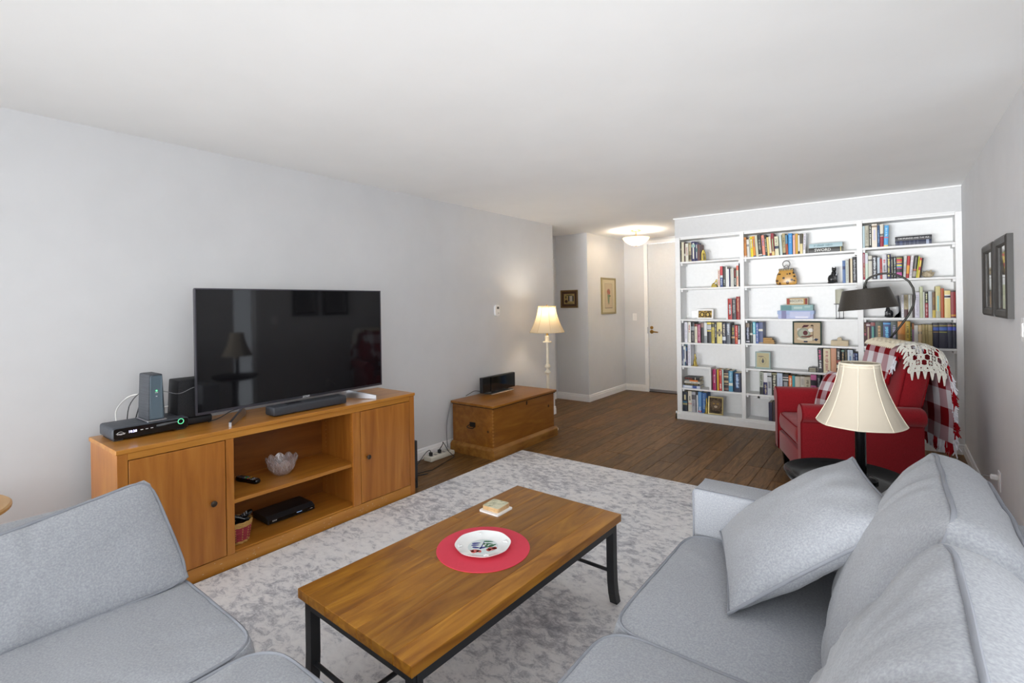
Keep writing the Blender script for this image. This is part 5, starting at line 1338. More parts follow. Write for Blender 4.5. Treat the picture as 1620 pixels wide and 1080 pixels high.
# wide clock radio on the chest
t = thing('desktop_stereo', 'wide black desktop stereo with a glass front on the chest', 'stereo', (-3.36, 4.13, .494))
MB().box(-3.40, -3.29, 3.93, 4.30, .4945, .502, bev=.002).build('foot', STEEL, t)
MB().box(-3.395, -3.355, 3.855, 4.405, .512, .672, bev=.004).build('body', BLACKP, t)
MB().box(-3.355, -3.351, 3.858, 4.402, .515, .669).build('front_glass', GLOSS, t)
MB().box(-3.353, -3.344, 3.985, 4.275, .506, .666, bev=.002).build('sliding_door', M('smoked_glass', '0b0b0d', .08, spec=.6), t)
MB().box(-3.385, -3.365, 4.0, 4.25, .502, .514).build('stand', STEEL, t)
MB().tube([(-3.39, 3.87, .53), (-3.43, 3.82, .54), (-3.46, 3.77, .515), (-3.47, 3.73, .50)], .003, 6).build('cord', BLACKP, t, smooth=60)
cb = MB().tube([(-3.02, 4.6, .13), (-3.0, 4.63, .09), (-2.98, 4.65, .03), (-3.02, 4.66, .005), (-3.12, 4.7, .005)], .003, 6).build('cable', BLACKP, smooth=60)
tag(cb, 'black lamp cord on the floor at the far end of the chest', 'cable')

# ------------------------------------------------------------------ lamps
def shade_material(name, col, glow=.55):
    if name in MATS: return MATS[name]
    m = bpy.data.materials.new(name); m.use_nodes = True; nt = m.node_tree; L = nt.links.new
    out = nt.nodes['Material Output']; nt.nodes.remove(nt.nodes['Principled BSDF'])
    d = nt.nodes.new('ShaderNodeBsdfDiffuse'); tr = nt.nodes.new('ShaderNodeBsdfTranslucent'); mx = nt.nodes.new('ShaderNodeMixShader')
    n = nt.nodes.new('ShaderNodeTexNoise'); n.inputs['Scale'].default_value = 300
    cr = nt.nodes.new('ShaderNodeValToRGB'); c = lin(col)
    cr.color_ramp.elements[0].color = (*[x * .95 for x in c], 1); cr.color_ramp.elements[1].color = (*[min(1, x * 1.04) for x in c], 1)
    L(n.outputs['Fac'], cr.inputs['Fac']); L(cr.outputs[0], d.inputs['Color']); L(cr.outputs[0], tr.inputs['Color'])
    mx.inputs[0].default_value = glow; L(d.outputs[0], mx.inputs[1]); L(tr.outputs[0], mx.inputs[2]); L(mx.outputs[0], out.inputs['Surface'])
    MATS[name] = m
    return m
def bell_shade(parent, x, y, z0, z1, r0, r1, mat, trim, panels=8, exp=1.9, local=False):
    """bell lampshade: r0 bottom, r1 top radius"""
    N = panels * 8
    def rad(t): return r1 + (r0 - r1) * (.25 * t + .75 * t ** exp)      # t 0 top .. 1 bottom
    def fn(u, w):
        a = 2 * PI * u; t = w
        fl = abs(math.sin(a * panels / 2))
        r = rad(t) * (1 - .035 * fl * (.3 + .7 * t))
        return (x + r * math.cos(a), y + r * math.sin(a), z1 + (z0 - z1) * t)
    mb = MB(); mb.grid(fn, N, 14, closed_u=True); mb.thick(-.0015)
    sh = mb.build('shade', mat, parent, smooth=35, local=local)
    for k in range(panels):
        a = 2 * PI * k / panels
        MB().tube([(x + (rad(t) + .0008) * math.cos(a), y + (rad(t) + .0008) * math.sin(a), z1 + (z0 - z1) * t) for t in [j / 10 for j in range(11)]], .0022, 5).build('seam', trim, sh, smooth=60, local=local)
    for rr, zz, th in ((r1, z1, .0045), (r1 * 1.01, z1 - .012, .0025), (r0 * .985, z0, .0035)):
        MB().tube([(x + rr * math.cos(2 * PI * k / N) * (1 - (.035 * abs(math.sin(PI * k / N * panels)) if rr > r1 * 1.2 else 0)), y + rr * math.sin(2 * PI * k / N) * (1 - (.035 * abs(math.sin(PI * k / N * panels)) if rr > r1 * 1.2 else 0)), zz) for k in range(N)], th, 6, closed=True).build('trim_band', trim, sh, smooth=60, local=local)
    return sh
def bulb(parent, x, y, z, watts, color, on=True):
    m_ = MB(); ball(m_, (x, y, z), (.028, .028, .036), 8)
    m_.build('bulb', M('lit_bulb', 'fff0d0', .4, emit='ffe2b0', estr=25) if on else M('unlit_bulb', 'efeae0', .3), parent, smooth=60)
    if on:
        d = bpy.data.lights.new('lamp_light', 'POINT'); d.energy = watts; d.color = color; d.shadow_soft_size = .04
        o = bpy.data.objects.new('lamp_light', d); COL.objects.link(o)
        off = Vector((0, 0, 0)); q = parent
        while q is not None: off += q.location; q = q.parent
        o.parent = parent; o.location = Vector((x, y, z + .05)) - off

# floor lamp behind the chest (lit)
lx, ly = -3.12, 4.715
fl_ = thing('floor_lamp', 'lit cream floor lamp with a bell shade behind the chest', 'floor lamp', (lx, ly, 0))
MB().lathe([(.0, .0), (.11, .0), (.11, .012), (.1, .022), (.05, .03), (.03, .06), (.018, .09), (.012, .1)], 28, c=(lx, ly, 0), cap=False).build('base', CREAMP, fl_, smooth=40)
MB().lathe([(.016, .09), (.016, .62), (.016, .625), (.034, .645), (.034, .655), (.018, .675), (.018, .69), (.034, .71), (.034, .72), (.018, .74), (.015, .75), (.015, .985), (.0, .985)], 20, c=(lx, ly, 0)).build('pole', CREAMP, fl_, smooth=40)
MB().lathe([(.012, .982), (.048, .985), (.05, .992), (.048, .998), (.024, .999), (.024, 1.06), (.02, 1.064), (.0, 1.064)], 24, c=(lx, ly, 0), cap=False).build('candle_cup', CREAMP, fl_, smooth=40)
MB().lathe([(.0, 1.06), (.014, 1.06), (.014, 1.14), (.0, 1.14)], 14, c=(lx, ly, 0), cap=False).build('socket', BRASS, fl_, smooth=40)
bell_shade(fl_, lx, ly, 1.103, 1.397, .2, .098, shade_material('lit_ivory_shade', 'e9dfca', .5), M('shade_trim_cream', 'd3c29a', .7))
bulb(fl_, lx, ly, 1.29, 5, (1.0, .92, .8))
MB().cyl((lx, ly, 1.28), (lx, ly, 1.40), .003, n=6).build('harp', BRASS, fl_)
m_ = MB(); ball(m_, (lx, ly, 1.405), (.008, .008, .010), 8); m_.build('finial', BRASS, fl_, smooth=60)

# hanging ceiling light in the entry (lit)
ex, ey = -2.868, 6.633
cl = thing('ceiling_light', 'glowing alabaster bowl ceiling light in the entry', 'ceiling light', (ex, ey, H))
MB().lathe([(.0, H), (.075, H), (.075, H - .012), (.055, H - .022), (.0, H - .022)], 28, c=(ex, ey, 0), cap=False).build('canopy', BRASS, cl, smooth=40)
MB().cyl((ex, ey, H - .02), (ex, ey, H - .2), .007, n=10).build('stem', BRASS, cl, smooth=50)
bw = MB(); bw.lathe([(.182, 2.333), (.165, 2.305), (.13, 2.268), (.085, 2.241), (.04, 2.228), (.006, 2.225)], 40, c=(ex, ey, 0), cap=False)
bw.thick(.004)
gm = shade_material('alabaster_glass', 'f5e6c4', .7)
bw.build('glass_bowl', gm, cl, smooth=60)
MB().lathe([(.0, 2.212), (.012, 2.214), (.02, 2.222), (.012, 2.228), (.0, 2.228)], 16, c=(ex, ey, 0), cap=False).build('finial', BRASS, cl, smooth=50)
for sx in (-1, 1):
    m_ = MB(); ball(m_, (ex + sx * .07, ey, 2.31), (.022, .022, .03), 8); m_.build('bulb', M('lit_bulb', 'fff0d0', .4, emit='ffe2b0', estr=25), cl, smooth=60)
d = bpy.data.lights.new('entry_light', 'POINT'); d.energy = 19; d.color = (1, .96, .89); d.shadow_soft_size = .06
o = bpy.data.objects.new('entry_light', d); COL.objects.link(o); o.parent = cl; o.location = (0, 0, -.175)

# black side table and table lamp
tx_, ty_ = -.178, 2.60
st = thing('side_table', 'round black tray-top side table between sofa and armchair', 'side table', (tx_, ty_, 0))
MB().lathe([(.0, .628), (.16, .628), (.19, .632), (.215, .648), (.232, .66), (.236, .657), (.236, .65), (.222, .63), (.19, .612), (.05, .606), (.0, .606)], 56, c=(tx_, ty_, 0), cap=False).build('tray_top', BLACKW, st, smooth=50)
MB().lathe([(.0, .61), (.05, .606), (.035, .56), (.028, .4), (.04, .28), (.03, .2), (.035, .12), (.0, .12)], 24, c=(tx_, ty_, 0), cap=False).build('pedestal', BLACKW, st, smooth=50)
for k in range(3):
    a = R(50 + 120 * k)
    MB().tube([(tx_ + .02 * math.cos(a), ty_ + .02 * math.sin(a), .16), (tx_ + .11 * math.cos(a), ty_ + .11 * math.sin(a), .11), (tx_ + .19 * math.cos(a), ty_ + .19 * math.sin(a), .0235)], [.022, .018, .014], 8).build('leg', BLACKW, st, smooth=50)
lx2, ly2 = -.123, 2.65
tl = thing('table_lamp', 'black column table lamp with an ivory bell shade', 'table lamp', (lx2, ly2, .628))
MB().lathe([(.0, .6285), (.062, .6285), (.062, .638), (.05, .646), (.03, .652), (.024, .664), (.0, .664)], 28, c=(lx2, ly2, 0), cap=False).build('base', BLACKW, tl, smooth=40)
MB().lathe([(.021, .66), (.0205, .845), (.026, .85), (.026, .856)], 24, c=(lx2, ly2, 0)).build('column', BLACKW, tl, smooth=40)
MB().lathe([(.0225, .846), (.028, .85), (.028, .855), (.0225, .859)], 24, c=(lx2, ly2, 0)).build('gold_ring', BRASS, tl, smooth=40)
MB().lathe([(.022, .859), (.03, .868), (.03, .88), (.018, .89), (.012, .9), (.012, .96), (.0, .96)], 20, c=(lx2, ly2, 0), cap=False).build('neck', BLACKW, tl, smooth=40)
bell_shade(tl, lx2, ly2, .880, 1.140, .166, .073, shade_material('ivory_shade', 'cfc6b6', .3), M('shade_trim_ivory', 'cdc4b2', .7))
bulb(tl, lx2, ly2, 1.01, 0, (1, 1, 1), on=False)
for a in (0, 120, 240): MB().cyl((lx2, ly2, 1.125), (lx2 + .072 * math.cos(R(a)), ly2 + .072 * math.sin(R(a)), 1.137), .0015, n=5).build('spider_arm', M('white_wire', 'e6e6e6', .4), tl)

# dark arc floor lamp behind the armchair
ay = 5.5
al = thing('arc_floor_lamp', 'bronze arc floor lamp with a dark tapered shade', 'floor lamp', (-.17, ay, 0))
MB().lathe([(.0, .0), (.14, .0), (.14, .014), (.12, .022), (.02, .03), (.0, .03)], 32, c=(-.17, ay, 0), cap=False).build('base', BRONZE, al, smooth=40)
path = [(-.17, ay, .025), (-.172, ay, .4), (-.165, ay, .7), (-.13, ay, .9), (-.066, ay, 1.015), (-.01, ay, 1.1), (.046, ay, 1.184), (.1, ay, 1.275), (.134, ay, 1.36), (.143, ay, 1.43), (.134, ay, 1.51), (.107, ay, 1.567), (.072, ay, 1.6), (.03, ay, 1.625), (-.014, ay, 1.64), (-.058, ay, 1.645), (-.1, ay, 1.641), (-.135, ay, 1.63), (-.168, ay, 1.612), (-.191, ay, 1.588), (-.202, ay, 1.56), (-.204, ay, 1.532)]
MB().tube(path, .0085, 10).build('arc_pole', M('gunmetal_bronze', '3a3936', .35, metal=.7), al, smooth=60)
m_ = MB(); ball(m_, (-.204, ay, 1.527), .015, 10); m_.build('joint', MATS['gunmetal_bronze'], al, smooth=60)
A_ = Vector((-.2035, ay, 1.5105)); tilt = R(5.6)
XS = Matrix.Translation(A_) @ Matrix.Rotation(-tilt, 4, 'Y')
shm = MB()
prof = [(.014, .004), (.176, .0), (.228, -.18), (.226, -.18), (.1745, -.003), (.014, -.001)]
shm.lathe(prof, 48, X=XS, cap=False)
shm.build('shade', noise_mat('dark_metal_shade', [(.3, '2e2a25'), (.6, '3a352f'), (.8, '453f37')], nscale=120, rough=.42, spec=.5), al, smooth=30)
MB().lathe([(.02, .0), (.018, .008), (.008, .016)], 16, X=XS).build('shade_cap', MATS['gunmetal_bronze'], al, smooth=40)
m_ = MB(); ball(m_, XS @ Vector((0, 0, -.07)), (.028, .028, .04), 8); m_.build('bulb', M('unlit_bulb', 'efeae0', .3), al, smooth=60)

# ------------------------------------------------------------------ wall pictures
oxb = noise_mat('walnut_frame', [(.3, '4a3018'), (.7, '6a4a2a')], nscale=20, rough=.4)
picture('picture_frame', 'small square sampler in a brown frame on the hallway wall', 'picture', frame_xf((-3.806, YHALL, 1.49), (1, 0, 0), (0, 0, 1)), .292, .262, .022, .018, M('bronze_gilt_frame', '7a6038', .45, metal=.4), '4a3222',
        [('print', rect(-.09, .09, -.075, .075), 'a8925c'), ('print', rect(-.015, .075, -.035, .045), '1c1e30'), ('print', rect(.005, .055, -.035, .045), 'b9b3a6'), ('print', ell(-.05, -.035, .026, .022), '3a2018'),
         ('print', ell(-.055, .025, .012, .02), '4a4a30'), ('print', ell(.0, .055, .06, .006), '3f4428'), ('print', rect(-.06, .06, -.066, -.06), '6a5a34')])
picture('picture_frame', 'tall botanical print in a gold frame on the entry wall', 'picture', frame_xf((XL, 7.01, 1.53), (0, 1, 0), (0, 0, 1)), .48, .556, .028, .02, M('olive_gilt_frame', 'a2946a', .4, metal=.4), 'cbbf9f',
        [('print', rect(-.125, .125, -.19, .19), '7a6f62'), ('print', rect(-.12, .12, -.18, .187), 'c4b294'), ('print', ell(0, .06, .055, .05), '9c7464'), ('print', ell(-.02, .07, .022, .02), 'a8604c'), ('print', ell(.025, .05, .022, .02), 'a8604c'),
         ('print', [(-.045, .02), (.04, .02), (.02, -.11), (-.02, -.11)], '7f8c6c'), ('print', ell(.03, .0, .04, .012), '66775a'), ('print', ell(0, -.12, .03, .008), '9c8f78')])
DGF = M('charcoal_frame', '3a3836', .45)
for (yc, w_, lab) in ((4.34, .42, 'farther of two charcoal framed glass pictures on right wall'), (3.855, .39, 'nearer of two charcoal framed glass pictures on right wall')):
    picture('picture_frame', lab, 'picture', frame_xf((XR, yc, 1.53), (0, -1, 0), (0, 0, 1)), w_, .45, .05, .032, DGF, 'b9b9b4',
            [('print', rect(-.085, .085, -.1, .1), '3a3a3c'), ('print', ell(0, -.02, .05, .06), '6c6862')], glass=True, group='pair of charcoal frames')

# ------------------------------------------------------------------ coffee table
ct = thing('coffee_table', 'acacia plank coffee table on a black metal frame', 'coffee table', (-1.689, .928, 0), -.0294)
TW, TL, TZ = .6235, 1.251, .429
rs = random.Random(5); xx = 0.0
ws = [.072, .105, .083, .098, .078, .104, .0835]
for w_ in ws:
    parts_ = [(0, TL)] if rs.random() < .6 else [(0, TL * rs.choice((.35, .6))), ]
    if parts_[0][1] < TL: parts_.append((parts_[0][1], TL))
    for (a, b_) in parts_:
        # every board has its own origin so that the grain differs
        mb = MB().box(-w_ / 2 + .0002, w_ / 2 - .0002, -(b_ - a) / 2 + .0002, (b_ - a) / 2 - .0002, 0, .034, bev=.0012)
        o = mb.build('board', TABLEW, ct, local=True); o.location = (xx + w_ / 2, (a + b_) / 2, TZ - .034)
    xx += w_
def bar(nm, *q): MB().box(*q, bev=.0015).build(nm, BLACKM, ct, local=True)
bar('apron', .012, .024, .03, TL - .03, .357, .394); bar('apron', TW - .024, TW - .012, .03, TL - .03, .357, .394)
bar('apron', .024, TW - .024, .018, .03, .357, .394); bar('apron', .024, TW - .024, TL - .03, TL - .018, .357, .394)
for sx, sy in ((0, 0), (1, 0), (0, 1), (1, 1)):
    cx_ = .034 if sx == 0 else TW - .034; cy_ = .036 if sy == 0 else TL - .036
    v = []; f = []
    dx = -1 if sx == 0 else 1; dy = -1 if sy == 0 else 1
    st_ = [(0.3935, 0), (.2, 0), (.12, .003), (.06, .012), (.0086, .028)]
    for z, k in st_:
        for (a, b_) in ((-1, -1), (1, -1), (1, 1), (-1, 1)): v.append((cx_ + a * .018, cy_ + b_ * .018 + dy * k, z))
    for i in range(len(st_) - 1):
        for k in range(4): f.append((i * 4 + k, i * 4 + (k + 1) % 4, (i + 1) * 4 + (k + 1) % 4, (i + 1) * 4 + k))
    f += [(0, 1, 2, 3), (16, 19, 18, 17)]
    MB().add(v, f).build('leg', BLACKM, ct, local=True)
for yy in (.036, TL - .036): MB().cyl((.04, yy, .165), (TW - .04, yy, .165), .0085, n=10).build('stretcher', BLACKM, ct, smooth=50, local=True)
MB().cyl((TW / 2, .036, .165), (TW / 2, TL - .036, .165), .0085, n=10).build('stretcher', BLACKM, ct, smooth=50, local=True)

# placemat, plate, coasters
px_, py_ = -1.343, 1.533
mb = MB(); pr = [(.0, 0)] + [(.004 + .186 * k / 60, .0028 + .0006 * (k % 2)) for k in range(61)] + [(.1905, .0015), (.19, 0)]
mb.lathe(pr, 72, c=(px_, py_, .4292), cap=False)
tag(mb.build('placemat', M('coral_red_woven', 'd23c50', .75), smooth=25), 'round coral red woven placemat on the coffee table', 'placemat')
t = thing('plate', 'white scalloped plate painted with red flowers', 'plate', (px_, py_ - .002, .4325))
PW_ = M('white_glaze', 'eef0f0', .12, coat=.5)
def plate_pt(u, s):
    a = 2 * PI * u
    R0 = .1135 * (1 + .012 * math.cos(8 * a))
    r = R0 * s
    z = .004 if s < .55 else .004 + .0155 * ((s - .55) / .45) ** 1.3
    return (r * math.cos(a), r * math.sin(a), z)
pm = MB(); pm.grid(lambda u, s: plate_pt(u, .02 + .98 * s), 64, 16, closed_u=True); pm.f.append(tuple(range(64)))
nv_ = len(pm.v); pm.v = pm.v + [Vector((p.x * .985, p.y * .985, p.z - .0036)) for p in pm.v]
pm.f = pm.f + [tuple(i + nv_ for i in q)[::-1] for q in pm.f] + [(15 * 64 + k, 15 * 64 + (k + 1) % 64, nv_ + 15 * 64 + (k + 1) % 64, nv_ + 15 * 64 + k) for k in range(64)]
pm.build('dish', PW_, t, smooth=40, local=True)
U_ = frame_xf((0, 0, .0042), (.75, .66, 0), (-.66, .75, 0))
MB().prism(ell(0, 0, .0615, .0615, 32), 0, .0004, X=U_).build('glazed_well', M('pale_aqua_glaze', 'd3dfe0', .12, coat=.5), t, local=True)
def leaf(cx, cy, l, w_, ang):
    a = R(ang); pts = []
    for k in range(12):
        q = 2 * PI * k / 12; x_ = l * math.cos(q); y_ = w_ * math.sin(q) * (1 - .35 * math.cos(q))
        pts.append((cx + x_ * math.cos(a) - y_ * math.sin(a), cy + x_ * math.sin(a) + y_ * math.cos(a)))
    return pts
for nm, col, shapes in (('blue_leaf', '2a2f86', [leaf(-.021, .028, .014, .0045, 5), leaf(-.024, .016, .013, .004, 0), leaf(-.022, .001, .012, .005, -20), leaf(.0, -.002, .012, .005, 15), [(-.01, -.01), (.004, .038), (.006, .037), (-.006, -.01)]]),
                        ('green_leaf', '2f6a48', [leaf(.018, .036, .016, .0045, -10), leaf(.02, .02, .012, .004, -10), leaf(.03, .01, .014, .005, 25), leaf(.012, .012, .010, .004, 60), leaf(.02, .002, .014, .004, 10), leaf(.004, .022, .006, .004, 80)]),
                        ('red_flower', 'c04a44', [leaf(-.024, -.022, .014, .010, 10), leaf(-.034, -.02, .008, .004, 150), leaf(-.012, -.024, .007, .008, 60), leaf(.028, -.012, .014, .010, 5), leaf(.018, -.018, .008, .008, 30), leaf(.036, -.008, .008, .008, 70)])):
    for sh_ in shapes: MB().prism([(a_ * 1.3, (b_ - .006) * 1.3) for a_, b_ in sh_], 0, .0009, X=U_).build(nm, M('painted_' + nm, col, .2, coat=.5), t, local=True)
for k in range(4):
    a = R(48 + 90 * k); m_ = MB()
    for dx_, dy_ in ((0, 0), (.006, .003), (-.006, .003), (0, -.006)): ball(m_, (.094 * math.cos(a) + dx_ * math.sin(a) + dy_ * math.cos(a), .094 * math.sin(a) - dx_ * math.cos(a) + dy_ * math.sin(a), .0165), (.006, .006, .0025), 8)
    m_ = fuse(m_, .0016, 1)
    m_.build('relief_motif', PW_, t, smooth=60, local=True)
cst = MB().prism(rrect(.117, .117, .008), 0, .007, X=Matrix.Translation((-1.54, 1.855, .4295))).build('coaster', M('white_tile', 'f2f2f2', .2), smooth=40)
tag(cst, 'white tile coaster at the bottom of the coaster stack', 'coaster', 'coasters on the coffee table')
STN = noise_mat('sandstone_edge', [(.3, 'c09a6c'), (.7, 'd6b68a')], nscale=60, rough=.7)
botm = noise_mat('botanical_print', [(.3, '5f6a50'), (.42, 'b9b99c'), (.6, 'd9d6bd'), (.75, 'c9c29a')], nscale=55, detail=4, rough=.6)
for k, lab in enumerate(('lower sandstone coaster in the coaster stack', 'botanical sandstone coaster on top of the stack')):
    t = thing('coaster', lab, 'coaster', (-1.545 + .002 * k, 1.862 - .002 * k, .4368 + .0105 * k), 0, 'coasters on the coffee table')
    Xc = Matrix.Translation((-1.545 + .002 * k, 1.862 - .002 * k, .4368 + .0105 * k)) @ Matrix.Rotation(R(3 * k), 4, 'Z')
    MB().prism(rrect(.098, .098, .012), 0, .009, X=Xc).build('stone', STN, t, smooth=40)
    MB().prism(rrect(.092, .092, .010), .009, .0098, X=Xc).build('printed_face', botm, t)

# ------------------------------------------------------------------ round wooden table at the left edge
t = thing('round_table', 'small round honey wood table behind the grey loveseat', 'side table', (-2.93, .085, 0))
MB().lathe([(.0, .628), (.27, .628), (.285, .634), (.285, .644), (.278, .65), (.0, .65)], 48, c=(-2.93, .085, 0), cap=False).build('top', noise_mat('light_oak', [(.3, 'a87a42'), (.7, 'c49a60')], scale=(1, 6, 1), nscale=4, rough=.35), t, smooth=30)
MB().lathe([(.0, .628), (.05, .628), (.03, .6), (.025, .3), (.035, .15), (.15, .03), (.15, 0), (.0, 0)], 28, c=(-2.93, .085, 0), cap=False).build('pedestal', MATS['light_oak'], t, smooth=40)

# ------------------------------------------------------------------ grey sofa by the right wall
sf = thing('sofa', 'grey fabric sofa along the right wall', 'sofa', (-.12, 1.33, 0))
SB = dict(mat=GREY, parent=sf, smooth=40)
SY0, SY1 = .44, 2.235
MB().box(-.645, .44, SY0 + .02, SY1 - .02, .1, .325, bev=.012, seg=3).build('base', **SB)
MB().box(.235, .445, SY0, SY1, .1, .70, bev=.02, seg=3).build('back_frame', **SB)
for (a, b_) in ((2.072, SY1), (SY0, SY0 + .165)):
    arm = MB().box(-.668, .30, a, b_, .1, .652, bev=.016, seg=3).build('arm', **SB)
    zt_ = .649
    pts = [(-.667, a + .008, .11), (-.667, a + .008, zt_ - .012), (-.661, a + .011, zt_), (-.3, a + .01, zt_ + .001), (.29, a + .01, zt_)]
    MB().tube(pts, .0045, 6).build('piping', GREYP, arm, smooth=60)
    pts = [(-.667, b_ - .008, .11), (-.667, b_ - .008, zt_ - .012), (-.661, b_ - .011, zt_), (-.3, b_ - .01, zt_ + .001), (.29, b_ - .01, zt_)]
    MB().tube(pts, .0045, 6).build('piping', GREYP, arm, smooth=60)
for xx, yy in ((-.6, SY0 + .06), (-.6, SY1 - .08), (.38, SY0 + .06), (.38, SY1 - .08)):
    MB().lathe([(.018, .008), (.028, .1)], 12, c=(xx, yy, 0)).build('leg', BLACKW, sf, smooth=50)
seat = lambda yc: frame_xf((-.345, yc, .398), (0, 1, 0), (-1, 0, 0))
cushion_part('seat_cushion', sf, .735, .665, .135, .022, seat(1.700), GREY, GREYP, r=.05, wr=.004, seed=1)
cushion_part('seat_cushion', sf, .725, .665, .135, .026, seat(.968), GREY, GREYP, r=.07, wr=.004, seed=2)
bdir = Vector((.235, 0, .45)).normalized()
cushion_part('back_cushion', sf, .765, .52, .12, .075, frame_xf((.035, 1.695, .69), (0, 1, -.03), bdir), GREY, GREYP, r=.075, wr=.011, seed=3, crown=2.4, side=.02)
cushion_part('back_cushion', sf, .76, .52, .12, .085, frame_xf((.022, .935, .685), (0, 1, .02), bdir), GREY, GREYP, r=.075, wr=.011, seed=4, crown=2.4, side=.02)
tp = thing('throw_pillow', 'large grey throw pillow leaning on the sofa back', 'throw pillow', (-.255, 1.87, .5))
mb, seam = knife_pillow(.53, .56, .085, frame_xf((-.262, 1.865, .672), (-.139, .45, .012), (.373, .17, .305)), 6, .009)
cv = mb.build('cover', GREY, tp, smooth=60)
MB().tube(seam, .0055, 6, closed=True).build('piping', GREYP, cv, smooth=60)

# ------------------------------------------------------------------ grey loveseat at the left, ottoman
lv = thing('loveseat', 'grey armless loveseat in front of the media console', 'loveseat', (-1.95, -.1, 0))
SB = dict(mat=GREY, parent=lv, smooth=40)
MB().box(-2.42, -1.50, -.95, .655, .1, .31, bev=.012, seg=3).build('base', **SB)
bf = MB().box(-2.40, -2.24, -.95, .655, .3, .715, bev=.03, seg=4).build('back_frame', **SB)
MB().tube([(-2.25, .650, .32), (-2.25, .650, .68), (-2.265, .648, .706), (-2.30, .648, .712), (-2.37, .648, .71), (-2.395, .65, .68), (-2.395, .65, .32)], .005, 6).build('piping', GREYP, bf, smooth=60)
for xx, yy in ((-2.34, .58), (-1.58, .58), (-2.34, -.88), (-1.58, -.88)):
    MB().lathe([(.018, .008), (.028, .1)], 12, c=(xx, yy, 0)).build('leg', BLACKW, lv, smooth=50)
cushion_part('seat_cushion', lv, .79, .66, .13, .02, frame_xf((-1.80, .298, .385), (0, 1, 0), (-1, 0, 0)), GREY, GREYP, r=.07, wr=.004, seed=8)
cushion_part('seat_cushion', lv, .79, .66, .13, .02, frame_xf((-1.80, -.50, .385), (0, 1, 0), (-1, 0, 0)), GREY, GREYP, r=.07, wr=.004, seed=9)
cushion_part('back_cushion', lv, .82, .38, .10, .035, frame_xf((-2.12, .29, .618), (0, 1, 0), (-.40, 0, .916)), GREY, GREYP, r=.02, wr=.006, seed=10, crown=3.6, taper=.19, droop=.11)
cushion_part('back_cushion', lv, .78, .41, .10, .05, frame_xf((-2.135, -.51, .625), (0, 1, 0), (-.40, 0, .916)), GREY, GREYP, r=.045, wr=.006, seed=11, crown=3.2)
ot = thing('ottoman', 'grey fabric ottoman pushed against the loveseat', 'ottoman', (-1.15, .38, 0))
MB().box(-1.425, -.86, .075, .685, .1, .31, bev=.012, seg=3).build('base', GREY, ot, smooth=40)
for xx, yy in ((-1.36, .14), (-.92, .14), (-1.36, .62), (-.92, .62)):
    MB().lathe([(.018, .008), (.026, .1)], 12, c=(xx, yy, 0)).build('leg', BLACKW, ot, smooth=50)
cushion_part('top_cushion', ot, .655, .60, .13, .022, frame_xf((-1.145, .378, .388), (0, 1, 0), (-1, 0, 0)), GREY, GREYP, r=.085, wr=.005, seed=12)

# ------------------------------------------------------------------ red armchair
AO, ATH = Vector((-.69, 4.5, 0)), -1.2
ac = thing('armchair', 'red rolled-arm recliner armchair in front of the bookcase', 'armchair', AO, ATH)
def A(mb, nm, mat=REDF, parent=ac, smooth=40): return mb.build(nm, mat, parent, smooth=smooth, local=True)
A(MB().box(-.345, .315, .03, .74, .135, .31, bev=.012, seg=3), 'base')
A(MB().box(-.34, .31, .012, .05, .14, .30, bev=.01, seg=3), 'front_rail')
for s, xo in ((1, .0), (-1, -.035)):
    prof = [(.305, .135), (.385, .135), (.388, .52)]
    for k in range(13):
        a = R(-70 + 250 * k / 12); prof.append((.372 + .066 * math.cos(a), .60 + .066 * math.sin(a)))
    prof += [(.305, .56)]
    prof = [(s * x_ + xo, z_) for x_, z_ in prof]
    # extruded along y with rounded ends
    v = []; f = []; n = len(prof)
    cx_ = sum(p[0] for p in prof) / n; cz_ = sum(p[1] for p in prof) / n
    for (y_, sc_) in ((.0, .93), (.006, .985), (.02, 1), (.72, 1), (.745, .98), (.758, .9)):
        v += [(cx_ + (x_ - cx_) * sc_, y_, cz_ + (z_ - cz_) * sc_) for x_, z_ in prof]
    for i in range(5):
        for k in range(n): f.append((i * n + k, i * n + (k + 1) % n, (i + 1) * n + (k + 1) % n, (i + 1) * n + k))
    f += [tuple(range(n)), tuple(range(5 * n, 6 * n))[::-1]]
    arm = A(MB().add(v, f), 'arm')
    A(MB().tube([(x_, .004, z_) for x_, z_ in [(cx_ + (p[0] - cx_) * .975, cz_ + (p[1] - cz_) * .975) for p in prof]], .0045, 6, closed=True), 'piping', REDP, arm, 60)
    A(MB().tube([(s * .392 + xo, .02, .535), (s * .392 + xo, .4, .533), (s * .392 + xo, .745, .535)], .004, 6), 'seam', REDP, arm, 60)
mb, paths = cushion(.60, .64, .12, .025, frame_xf((-.018, .33, .40), (1, 0, 0), (0, 1, 0)), r=.05, wr=.003, seed=21)
sc_ = A(mb, 'seat_cushion', REDF, ac, 60)
for p in paths: A(MB().tube(p, .0045, 6, closed=True), 'piping', REDP, sc_, 60)
BV = Vector((0, .205, .98)).normalized(); BN = Vector((0, -.98, .205)).normalized(); BC0 = Vector((-.018, .665, .44))
bh = .63
mb, paths = cushion(.63, bh, .135, .035, frame_xf(BC0 + BV * (bh / 2), (1, 0, 0), BV), r=.10, wr=.005, seed=22, crown=3)
bc_ = A(mb, 'backrest', REDF, ac, 60)
for p in paths: A(MB().tube(p, .0045, 6, closed=True), 'piping', REDP, bc_, 60)
